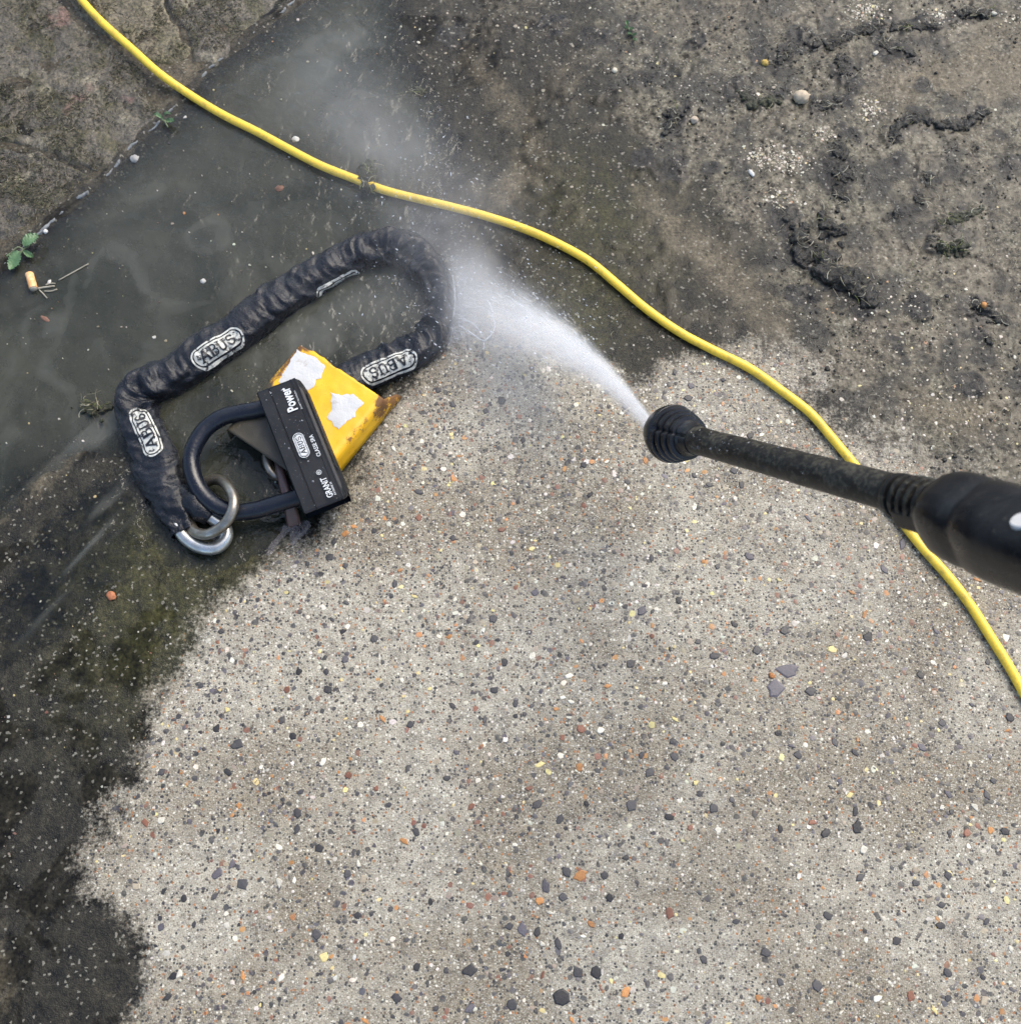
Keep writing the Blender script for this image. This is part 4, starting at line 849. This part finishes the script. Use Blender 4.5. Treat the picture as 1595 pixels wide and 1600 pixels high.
def clump(path, r, flat, label, mat=None, roots=14, cat='mud clump', name='mud_clump', zoff=0., sub=None):
    pts = catmull([(*G2(*p), 0) for p in path], 8) if len(path) > 1 else np.array([(*G2(*path[0]), 0)])
    R = r*PX; L = np.linalg.norm(np.diff(pts, axis=0), axis=1).sum() if len(pts) > 1 else 0; k = max(6, int(L/(R*.22))+3); parts = []
    for q in range(k):
        p = pts[min(len(pts)-1, int(round(q/(max(1, k-1))*(len(pts)-1))))]+np.array([*RNG.normal(0, R*.42, 2), 0]); z = zg1(p[0], p[1])+zoff
        V, F = ICO3; d = 1+1.1*(fbm(V[:, 0]+q*3.1, V[:, 1], V[:, 2], f=1.7, o=4, seed=int(r*10)+q)-.5); s_ = R*RNG.uniform(.28, .72)*(.7 if q in (0, k-1) else 1)
        parts.append((V*d[:, None]*np.array([s_, s_, s_*flat])+np.array([p[0], p[1], z+s_*flat*.30]), F))
    for q in range(int(k*1.2)):
        p = pts[RNG.integers(len(pts))]+np.array([*RNG.normal(0, R*.85, 2), 0]); z = zg1(p[0], p[1])+zoff; V, F = ICO2; s_ = R*RNG.uniform(.10, .28)
        parts.append((V*np.array([s_, s_, s_*.8])+np.array([p[0], p[1], z+s_*.2]), F))
    V, F = merge(parts); c = pts[len(pts)//2]; root = empty(name, (c[0], c[1], zg1(c[0], c[1]))); tag(root, label, cat, 'clods of mud and moss on the wet concrete')
    child_world(add('clod', remeshed(V, F, max(.0009, R*.075), 'clod'), mat or M_MUD), root)
    if roots:
        base = pts[RNG.integers(0, len(pts), roots)]+np.hstack([RNG.normal(0, R*.6, (roots, 2)), np.zeros((roots, 1))]); base[:, 2] = zg(base[:, 0], base[:, 1])+R*flat*RNG.uniform(.5, 1.1, roots)+zoff
        o = fibres('roots', base, RNG.uniform(.004, .015, roots), .00042, fib_cols(roots, [3, 1.5, 4, 1 if mat is None else 5, 4])); child_world(o, root); o['kind'] = 'stuff'
    return root
for path, r, fl_, lab, mt, ro in CL:
    clump(path, r, fl_, lab, M_MOSSY if mt else None, int(ro*1.4), zoff=.021 if 'draped' in lab else (.011 if 'moss tuft' in lab else 0.))
# crumbs of mud too many to count
n = 9000; X = RNG.uniform(-.1, .66, n); Y = RNG.uniform(0, .70, n); m_ = fields(X, Y)[1]; keep = (m_ > .55) & (RNG.uniform(size=n) < .1+.9*sm(.45, .65, fbm(X, Y, f=18, o=3, seed=55))); X, Y = X[keep], Y[keep]
R = np.exp(RNG.normal(math.log(.0009), .5, len(X))).clip(.0004, .0032); V0, F0 = ico(1); nv = len(V0)
V = V0[None]*(R[:, None, None]*RNG.uniform(.55, 1.35, (len(X), nv, 1)))*np.array([1, 1, .5])+np.stack([X, Y, zg(X, Y)+R*.25], -1)[:, None]
F = (F0[None]+(np.arange(len(X))*nv)[:, None, None]).reshape(-1, 3)
tag(add('mud_crumbs', mesh_np('mud_crumbs', V.reshape(-1, 3), F), M_MUD), 'scattered crumbs of dark mud over the grey silt', 'mud', kind='stuff')
# straw and root litter
n = 9000; X = RNG.uniform(-.35, .66, n); Y = RNG.uniform(.02, .70, n); f_ = fields(X, Y); pz = sdf(PUDDLE, X, Y)
keep = (f_[0] < .3) & (pz < -.01) & (RNG.uniform(size=n) < .12+.88*f_[1]); X, Y = X[keep], Y[keep]
tag(fibres('plant_litter', np.stack([X, Y, zg(X, Y)], 1), RNG.gamma(2.6, .0014, len(X)).clip(.0015, .014), .00033, fib_cols(len(X), [6, 3, 5, .6, 4])*.75), 'pale bits of straw and root strewn over the silt', 'litter', kind='stuff')
# moss on the setts: short curled strands following the stones
n = 30000; X = RNG.uniform(-.66, -.15, n); Y = RNG.uniform(.30, .72, n); inside = np.zeros(n); Z = np.full(n, -.01)
for k, (poly, a, b, moss, zt) in enumerate(STONES):
    d = sdf(P2(poly), X, Y); w = d > .001; z = zt+(fbm(X, Y, f=14, o=4, seed=80+k)-.5)*.010+(fbm(X, Y, f=75, o=4, seed=90+k)-.5)*.006-.009*(1-sm(-.004, .007, d+.0045)); Z = np.where(w, z, Z); inside = np.where(w, 1, inside)
keep = (inside > 0) & (RNG.uniform(size=n) < .12+.88*sm(.42, .60, fbm(X, Y, f=20, o=4, seed=123))); X, Y, Z = X[keep], Y[keep], Z[keep]
pal = np.array([(.050, .047, .022), (.12, .105, .058), (.020, .018, .012), (.24, .22, .15), (.075, .085, .03)])
tag(fibres('moss', np.stack([X, Y, Z], 1), RNG.gamma(3, .0014, len(X)).clip(.002, .010), .00042, pal[RNG.choice(5, len(X), p=[.34, .26, .22, .08, .10])]*RNG.uniform(.7, 1.2, (len(X), 1))), 'short brown green moss growing on the stone setts', 'moss', kind='stuff')

# ------------------------------------------------------------------ pebbles and scraps
def pebble(px, py, r, col, label, flat=.7, el=1., z=None, seed=0, rough=.7, lump=.85, cat='pebble', name='pebble'):
    V, F = ICO3; d = 1+lump*(fbm(V[:, 0], V[:, 1], V[:, 2], f=2.4, o=5, seed=300+seed, gain=.6)-.5); R = r*PX; g = G(px, py)
    me = mesh_np(name, V*d[:, None]*np.array([R, R*el, R*flat]), F); o = add(name, me, simple(name+'_%d' % seed, col, rough, .14, 220, .6, .0008)); o.location = (g.x, g.y, (zg1(g.x, g.y) if z is None else z)+R*flat*.45); o.rotation_euler = (0, 0, seed*1.3)
    return tag(o, label, cat, 'loose pebbles and chips')
PB = [(1250, 155, 14, (.58, .48, .34), 'largest pale cream pebble, rough and round, on the grey silt', .8, .9, None), (1084, 190, 7, (.50, .42, .32), 'tiny pale pebble beside the glossy black clod', .8, 1, None),
      (1194, 100, 7, (.52, .36, .08), 'small yellow pebble next to a dark clod', .7, .8, None), (1366, 86, 6, (.66, .63, .52), 'white flake in the smeared mud patch', .5, .6, None),
      (1173, 272, 8, (.72, .71, .66), 'white sliver lying on the grey silt above the largest clump', .35, .45, None), (462, 217, 7, (.55, .55, .50), 'pale pebble in the water just below the yellow hose', .6, .9, WATER_Z-.001),
      (210, 247, 8, (.34, .34, .32), 'grey pebble in the water by the stone setts edge', .6, .9, WATER_Z-.001), (71, 361, 4.5, (.72, .72, .68), 'small white pebble touching the upper weed leaf', .7, .9, WATER_Z),
      (317, 438, 5, (.50, .50, .46), 'small pale pebble in open water left of the chain', .6, .9, WATER_Z-.001), (175, 931, 8, (.42, .16, .07), 'orange brown stone chip on dark wet concrete at lower left', .5, .75, None),
      (436, 293, 8, (.16, .08, .05), 'dull brown chip under water below the hose', .4, .8, WATER_Z-.0015), (1532, 482, 6, (.52, .24, .07), 'orange chip stuck in a dark clod at the right border', .7, .7, .006),
      (1550, 24, 6, (.60, .58, .50), 'white flake at the right end of the top corner mud heap', .5, .6, None), (960, 112, 5.5, (.62, .58, .46), 'white stone crumb near the top centre', .6, .8, None),
      (1205, 1056, 5, (.42, .17, .05), 'orange grain beside the purple grey stones', .5, .8, None)]
for k, (px, py, r, c, lab, fl_, el, z) in enumerate(PB): pebble(px, py, r, c, lab, fl_, el, z, k)
# cigarette filter
fr = empty('cigarette_filter', tuple(G(50, 440, 0))); tag(fr, 'orange cigarette filter floating near the left border', 'cigarette end')
a, b = np.array(G(46.5, 428, .0022)), np.array(G(53, 451, .0022)); ax_ = np.linspace(0, 1, 14)[:, None]
P = a+(b-a)*ax_; V, F = tube_arrays(P, .0044*(1+.04*np.sin(np.arange(14)*1.7)), 20); child_world(add('tip_paper', mesh_np('tip_paper', V, F[:1]), mat_plain('tip_paper', (.74, .38, .14), .55, (.86, .60, .34), .7, 200, lo=.45, hi=.6)), fr)
V, F = tube_arrays(a+(b-a)*np.linspace(-.03, 1.06, 6)[:, None], [.0036, .0041, .0041, .0041, .0041, .0035], 20); child_world(add('fibre_core', mesh_np('fibre_core', V, F), simple('fibre_core', (.50, .44, .34), .8)), fr)
# straws floating by it
M_STRAW = simple('straw', (.34, .31, .24), .55)
for pts, r, lab in [([(58, 451), (70, 449), (86, 447)], .0011, 'pale straw floating just right of the cigarette filter, thickest of three'), ([(72, 445), (80, 443), (87, 443)], .0008, 'short straw on the water above the thick one by the cigarette filter'),
                    ([(70, 455), (80, 455), (90, 452)], .0008, 'straw below the thick one by the cigarette filter'), ([(62, 453), (68, 459), (74, 466)], .0007, 'straw pointing down from the cigarette filter'), ([(92, 438), (112, 427), (139, 412)], .0007, 'long thin straw slanting across the water right of the filter')]:
    o = tube('straw', catmull([tuple(G(*p, WATER_Z+.0008)) for p in pts], 6), r, M_STRAW, None, 8); tag(o, lab, 'straw', 'straws floating in the puddle')
pebble(77, 440, 4.5, (.62, .60, .54), 'tiny pale seed on the water by the straws', .5, .6, WATER_Z, 30, cat='seed', name='seed')
# brown dead leaf scrap
pebble(70, 497, 9, (.20, .10, .065), 'brown leaf scrap under water below the cigarette filter', .15, .4, WATER_Z-.0005, 31, cat='leaf', name='leaf_scrap')

# ------------------------------------------------------------------ weeds
t = NT('weed_leaf'); nz = t.noise(150, 4); t.pbr(Base_Color=t.mix(nz, (.060, .135, .055), (.14, .24, .11)), Roughness=.42, Subsurface_Weight=0., Normal=t.bump(nz, .4, .001)); M_LEAF = t.m
M_STEM = simple('weed_stem', (.16, .20, .10), .5)
def leaf(root, base, tip, wid, z0, z1, serr=.25, curl=.004, seed=0):
    a, b = np.array(G(*base, z0)), np.array(G(*tip, z1)); d = b-a; L = np.linalg.norm(d[:2]); n = np.array([-d[1], d[0], 0])/L; nu, nv = 22, 9; V = []
    for i in range(nu):
        u = i/(nu-1); w = wid*PX*math.sin(math.pi*min(1, u*.93+.05))**.75*(1+serr*math.sin(i*2.4+seed)*(.3+u))
        for v in np.linspace(-1, 1, nv): V.append(a+d*u+n*w*v+np.array([0, 0, curl*math.sin(u*2.6+seed)+abs(v)*.0022+.0006*math.cos(v*9+i)]))
    return child_world(add('leaf', mesh_np('leaf', np.array(V), grid_faces(nu, nv)), M_LEAF), root)
def stem(root, pts, r): return child_world(tube('stem', catmull([tuple(G(*p)) for p in pts], 6), r, M_STEM, None, 8), root)
w1 = empty('weed', tuple(G(38, 390, 0))); tag(w1, 'weed with two broad green leaves in the joint at the left border', 'weed', 'weeds in the joint')
leaf(w1, (40, 388), (60, 366), 11, .004, .010, .3, seed=1); leaf(w1, (33, 396), (14, 419), 11, .004, .008, .22, seed=2); leaf(w1, (38, 393), (53, 402), 5, .004, .005, .1, .002, seed=3); leaf(w1, (22, 392), (12, 402), 2.5, .006, .006, .1, .002, seed=4)
stem(w1, [(26, 405, .005), (36, 391, .006), (46, 383, .007)], .0010); stem(w1, [(37, 390, .005), (29, 386, .008), (21, 392, .008), (13, 401, .006)], .0008)
w2 = empty('weed', tuple(G(262, 187, 0))); tag(w2, 'small wilted weed in the joint just below the yellow hose', 'weed', 'weeds in the joint')
leaf(w2, (258, 185), (274, 194), 6, .003, .006, .25, .003, seed=5); leaf(w2, (256, 186), (243, 183), 4, .004, .006, .2, seed=6); leaf(w2, (258, 184), (268, 178), 3, .004, .008, .1, seed=7)
stem(w2, [(252, 186, .004), (258, 190, .007), (263, 199, .005)], .0009)
w3 = empty('weed', tuple(G(984, 46, 0))); tag(w3, 'tiny bright green seedling near the top centre', 'weed')
for k, (bx_, tx_) in enumerate([((980, 42), (978, 34)), ((981, 46), (975, 44)), ((983, 48), (990, 44)), ((985, 52), (980, 54)), ((987, 55), (994, 54)), ((990, 60), (993, 66))]): leaf(w3, bx_, tx_, 3.4, .003, .005, .1, .001, seed=k)
stem(w3, [(979, 38, .002), (984, 50, .003), (992, 62, .002)], .0007)

# ------------------------------------------------------------------ water jet, splash and mist
JN = N0-la*.004; JT = np.array(G(735, 462, .012)); jx = JT-JN; JL = np.linalg.norm(jx); jx /= JL
jy = np.cross([0, 0, 1.], jx); jy /= np.linalg.norm(jy); jy *= -1                # towards the upper right of the picture
jz = np.cross(jx, jy); BULGE = .021
JM = Matrix(((jx[0], jy[0], jz[0], JN[0]), (jx[1], jy[1], jz[1], JN[1]), (jx[2], jy[2], jz[2], JN[2]), (0, 0, 0, 1)))
def mat_jet():
    t = NT('jet_spray'); s = t.n('ShaderNodeSeparateXYZ', {0: t.obj}).outputs; x, y, z = s[0], s[1], s[2]; xn = t.mul(x, 1/JL)
    yc = t.mul(t.mul(xn, t.math('SUBTRACT', 1., xn)), 4*BULGE); dy = t.math('SUBTRACT', y, yc)
    sy = t.plus(.0032, t.plus(t.mul(x, .020), t.mul(t.mul(x, x), .25))); up = t.math('GREATER_THAN', dy, 0.)
    syy = t.mul(sy, t.math('SUBTRACT', 1.9, t.mul(up, 1.0))); szz = t.plus(.0030, t.plus(t.mul(x, .015), t.mul(t.mul(x, x), .35)))
    a = t.math('DIVIDE', dy, syy); b = t.math('DIVIDE', z, szz); r2 = t.plus(t.mul(a, a), t.mul(b, b))
    st = t.n('ShaderNodeMapping', {0: t.n('ShaderNodeCombineXYZ', {0: t.mul(xn, 3.), 1: t.mul(a, 3.2), 2: t.mul(b, 2.)}).outputs[0]}).outputs[0]
    nz = t.range(t.noise(1.6, 4, .6, vec=st), .25, .75, .35, 1.5); n2 = t.range(t.noise(60, 3, .6), .3, .7, .6, 1.3)
    fall = t.math('DIVIDE', 2.0, t.plus(t.mul(szz, 1.25), .0012)); end = t.range(xn, .80, 1.08, 1., .1)
    den = t.mul(t.mul(t.mul(t.math('EXPONENT', t.mul(r2, -1.25)), fall), t.mul(nz, n2)), t.mul(end, t.range(xn, .35, 1.0, 1., .25)))
    v = t.n('ShaderNodeVolumeScatter', {'Color': (.94, .97, 1.0), 'Density': den, 'Anisotropy': .0}); t.t.links.new(v.outputs[0], t.out.inputs['Volume']); return t.m
jet = empty('water_jet', tuple(JN)); tag(jet, 'white fan of water spraying from the nozzle onto the chain', 'water spray')
n = 26; xx = np.linspace(-.001, JL*1.10, n); th = np.linspace(0, 2*np.pi, 20, endpoint=False); V = []
for x in xx:
    xs1 = max(x, 0); sy = .0032+.02*xs1+.25*xs1**2; sz = .003+.015*xs1+.35*xs1**2; yc = 4*BULGE*(x/JL)*(1-x/JL)
    cy = np.cos(th); V.append(np.stack([np.full(20, x), yc+cy*sy*np.where(cy > 0, .9, 1.9)*1.9, np.sin(th)*sz*1.9], 1))
V = np.vstack(V+[V[0].mean(0)[None], V[-1].mean(0)[None]]); i = np.arange(20)
me = mesh_np('spray_fan', V, [grid_faces(n, 20, True), np.vstack([np.stack([np.roll(i, -1), i, np.full(20, n*20)], 1), np.stack([(n-1)*20+i, (n-1)*20+np.roll(i, -1), np.full(20, n*20+1)], 1)])])
o = add('spray_fan', me, mat_jet(), jet); o.matrix_parent_inverse = jet.matrix_world.inverted() if False else Matrix.Translation(jet.location).inverted(); o.matrix_basis = JM
# fine threads of water in the fan
t = NT('water_threads'); df = t.n('ShaderNodeBsdfDiffuse', {0: (.93, .96, 1.)}).outputs[0]; tr = t.n('ShaderNodeBsdfTranslucent', {0: (.93, .96, 1.)}).outputs[0]; gl = t.n('ShaderNodeBsdfGlossy', {0: (1, 1, 1), 'Roughness': .25}).outputs[0]
m1 = t.n('ShaderNodeMixShader', {0: .4, 1: df, 2: tr}).outputs[0]; m2 = t.n('ShaderNodeMixShader', {0: .12, 1: m1, 2: gl}).outputs[0]
m3 = t.n('ShaderNodeMixShader', {0: .78, 1: m2, 2: t.n('ShaderNodeBsdfTransparent').outputs[0]}).outputs[0]; t.t.links.new(m3, t.out.inputs[0]); M_THR = t.m
n = 3600; t0 = RNG.beta(1.15, 1.5, n)*.92; ln_ = RNG.uniform(.015, .05, n)*(.6+t0); k = 5; tk = t0[:, None]+ln_[:, None]*np.linspace(0, 1, k)[None]
av = RNG.normal(0, .62, n); av = np.where(av < 0, av*1.9, av*.9); bv = RNG.normal(0, .6, n); xk = tk*JL; sy = .0026+.02*xk+.27*xk**2; sz = .0026+.015*xk+.35*xk**2
C3 = JN+xk[..., None]*jx+(4*BULGE*tk*(1-tk)+av[:, None]*sy)[..., None]*jy+(bv[:, None]*sz)[..., None]*jz; C3[..., 2] = np.maximum(C3[..., 2], .0025)
R = (RNG.uniform(.00005, .00013, n)[:, None]*(.8+.9*tk)*np.array([.3, 1, 1.1, .8, .15])[None])[..., None]; ring = np.stack([C3+jy*R, C3-jy*R*.6+jz*R, C3-jy*R*.6-jz*R], 2); b = (np.arange(n)*k*3)[:, None, None]+(np.arange(k-1)*3)[None, :, None]; i = np.arange(3)[None, None]; j = (np.arange(3)+1)[None, None] % 3
o = child_world(add('water_threads', mesh_np('water_threads', ring.reshape(-1, 3), np.stack([b+i, b+j, b+j+3, b+i+3], -1).reshape(-1, 4)), M_THR), jet); o['kind'] = 'stuff'
# torn strands rebounding off the sleeve
n = 620; k = 5; src = catmull([tuple(G(*p, .014)) for p in [(704, 405), (716, 440), (718, 475), (712, 510), (700, 535)]], 30); b0 = src[RNG.integers(0, len(src), n)]+RNG.normal(0, .004, (n, 3))
an = RNG.normal(math.radians(20), 1.05, n); dr = np.stack([np.cos(an), np.sin(an), RNG.uniform(.05, .8, n)], 1); L = RNG.gamma(2., .008, n).clip(.004, .045); tk = np.linspace(0, 1, k)
C3 = b0[:, None]+dr[:, None]*(L[:, None]*tk[None])[..., None]*RNG.uniform(.6, 1., (n, 1, 1)); C3[..., 2] -= (L[:, None]*tk[None])**2*14; C3[..., 2] = np.maximum(C3[..., 2], .0025)
C3 = C3+RNG.normal(0, .0009, C3.shape); R = (RNG.uniform(.00008, .00024, n)[:, None]*np.array([1, .8, 1., .6, .2])[None])[..., None]; ux, uz = np.array([.7, .7, 0]), np.array([0, 0, 1.])
ring = np.stack([C3+ux*R, C3-ux*R*.6+uz*R, C3-ux*R*.6-uz*R], 2); b = (np.arange(n)*k*3)[:, None, None]+(np.arange(k-1)*3)[None, :, None]; i = np.arange(3)[None, None]; j = (np.arange(3)+1)[None, None] % 3
o = child_world(add('splash_strands', mesh_np('splash_strands', ring.reshape(-1, 3), np.stack([b+i, b+j, b+j+3, b+i+3], -1).reshape(-1, 4)), M_THR), jet); o['kind'] = 'stuff'
# thin ridges of water thrown up at the sleeve, and loose drops
t = NT('water_film'); t.pbr(Base_Color=(.80, .86, .92), Roughness=.12, Alpha=.42, Normal=t.bump(t.noise(150, 3), .5, .002)); M_SPL = t.m
for pts, r in [([(707, 430), (710, 450), (711, 470), (709, 495)], .0007), ([(716, 508), (735, 520), (752, 531), (760, 532)], .0009), ([(756, 534), (768, 522), (773, 508), (770, 496), (762, 486)], .0011), ([(724, 500), (740, 506), (756, 528)], .0007), ([(755, 532), (756, 540), (755, 546)], .0008), ([(762, 470), (768, 482), (772, 500)], .0007)]:
    c = catmull([tuple(G(*p, .010)) for p in pts], 10); child_world(tube('splash_ridge', c, r*(.5+fbm(c[:, 0], c[:, 1], f=200, o=2, seed=3)), M_SPL, None, 7), jet)
n = 900; tq = RNG.beta(4, 1.6, n)*1.08; cen = np.array([JN+jx*JL*a+jy*4*BULGE*a*(1-a) for a in tq]); x_ = tq*JL; spread = (.004+.02*x_+.5*x_**2)[:, None]
P = cen+jy*RNG.normal(-.3, 1.3, (n, 1))*spread+jz*RNG.normal(0, 1.0, (n, 1))*spread; P[:, 2] = np.maximum(P[:, 2], .002)
q = np.array([G(650+RNG.normal(0, 70), 330+RNG.normal(0, 90), abs(RNG.normal(0, .02))+.003) for _ in range(350)]); P = np.vstack([P, q]); n = len(P)
d = np.vstack([np.tile(jx, (n-350, 1)), RNG.normal(0, 1, (350, 3))]); d /= np.linalg.norm(d, axis=1)[:, None]; V0, F0 = ico(1); R = np.exp(RNG.normal(math.log(.00032), .4, n))
Vv = V0[None]*R[:, None, None]; Vv = Vv+d[:, None]*(Vv*d[:, None]).sum(-1, keepdims=True)*RNG.uniform(.5, 3., (n, 1, 1)); V = Vv+P[:, None]; F = (F0[None]+(np.arange(n)*len(V0))[:, None, None]).reshape(-1, 3)
o = child_world(add('droplets', mesh_np('droplets', V.reshape(-1, 3), F), M_SPL), jet); o['kind'] = 'stuff'

def mat_mist(blobs):
    t = NT('mist'); pos = t.n('ShaderNodeNewGeometry').outputs['Position']; tot = None
    for (px, py, z, rx, rz, amp) in blobs:
        c = G(px, py, z); mp = t.n('ShaderNodeVectorMath', {0: pos, 1: tuple(c)}, operation='SUBTRACT').outputs[0]
        mp = t.n('ShaderNodeVectorMath', {0: mp, 1: (1/(rx*PX), 1/(rx*PX), 1/rz)}, operation='MULTIPLY').outputs[0]
        r2 = t.n('ShaderNodeVectorMath', {0: mp, 1: mp}, operation='DOT_PRODUCT').outputs['Value']; g = t.mul(t.math('EXPONENT', t.mul(r2, -1.)), amp); tot = g if tot is None else t.plus(tot, g)
    nz = t.range(t.noise(14, 4, .62, vec=pos, dist=.5), .30, .72, .45, 1.35)
    v = t.n('ShaderNodeVolumeScatter', {'Color': (.97, .985, 1.0), 'Density': t.mul(tot, nz), 'Anisotropy': .1}); t.t.links.new(v.outputs[0], t.out.inputs['Volume']); return t.m
BL_ = [(560, 195, .028, 75, .03, 3.8), (630, 262, .026, 85, .026, 4.5), (520, 110, .03, 100, .03, 1.6), (720, 330, .022, 85, .025, 4.5), (748, 480, .014, 42, .018, 32), (735, 430, .018, 42, .018, 22), (800, 545, .016, 80, .018, 13),
       (830, 620, .012, 70, .016, 5), (300, 330, .018, 230, .022, .7), (600, 470, .016, 85, .016, 2.5), (680, 370, .02, 60, .02, 8)]
c0, c1, c2, c3_ = G(40, -20), G(1010, -20), G(40, 720), G(1010, 720); x0, x1 = min(c0.x, c2.x)+.02, max(c1.x, c3_.x); y0, y1 = c2.y, c0.y
V = np.array([(x, y, z) for x in (x0, x1) for y in (y0, y1) for z in (-.03, .09)]); F = np.array([(0, 1, 3, 2), (4, 6, 7, 5), (0, 4, 5, 1), (2, 3, 7, 6), (0, 2, 6, 4), (1, 5, 7, 3)])
mist = add('mist', mesh_np('mist', V, F, smooth=False), mat_mist(BL_)); tag(mist, 'pale mist of spray drifting over the puddle and hose', 'mist', kind='stuff')
# water beads on the padlock and the lance
t = NT('water_bead'); t.pbr(Base_Color=(.9, .95, 1.), Roughness=.04, Alpha=.16, Specular_IOR_Level=.6); M_BEAD = t.m
def beads(name, P, Nn, R, root):
    V0, F0 = ICO2; k = len(P); V = V0[None]*R[:, None, None]; V = V-Nn[:, None]*(V*Nn[:, None]).sum(-1, keepdims=True)*.5+P[:, None]
    o = child_world(add(name, mesh_np(name, V.reshape(-1, 3), (F0[None]+(np.arange(k)*len(V0))[:, None, None]).reshape(-1, 3)), M_BEAD), root); o['kind'] = 'stuff'
k = 60; P = LW_(RNG.uniform(-LL/2+.004, LL/2-.004, k), RNG.uniform(-h+.006, h-.003, k), np.zeros(k)); P[:, 2] -= .005*(LL/2-(P-np.array(o3))@ex)/LL
beads('water_beads', P, np.tile([0, 0, 1.], (k, 1)), np.exp(RNG.normal(math.log(.00042), .45, k)).clip(.0002, .0011), lock)
k = 150; tq = RNG.uniform(.07, LL0-.01, k); an = RNG.uniform(.1, 3.0, k); Nn = np.outer(np.cos(an), lu)+np.outer(np.sin(an), lv); P = N0+np.outer(tq, la)+Nn*.0121
beads('water_beads', P, Nn, np.exp(RNG.normal(math.log(.00045), .4, k)).clip(.0002, .001), lance)
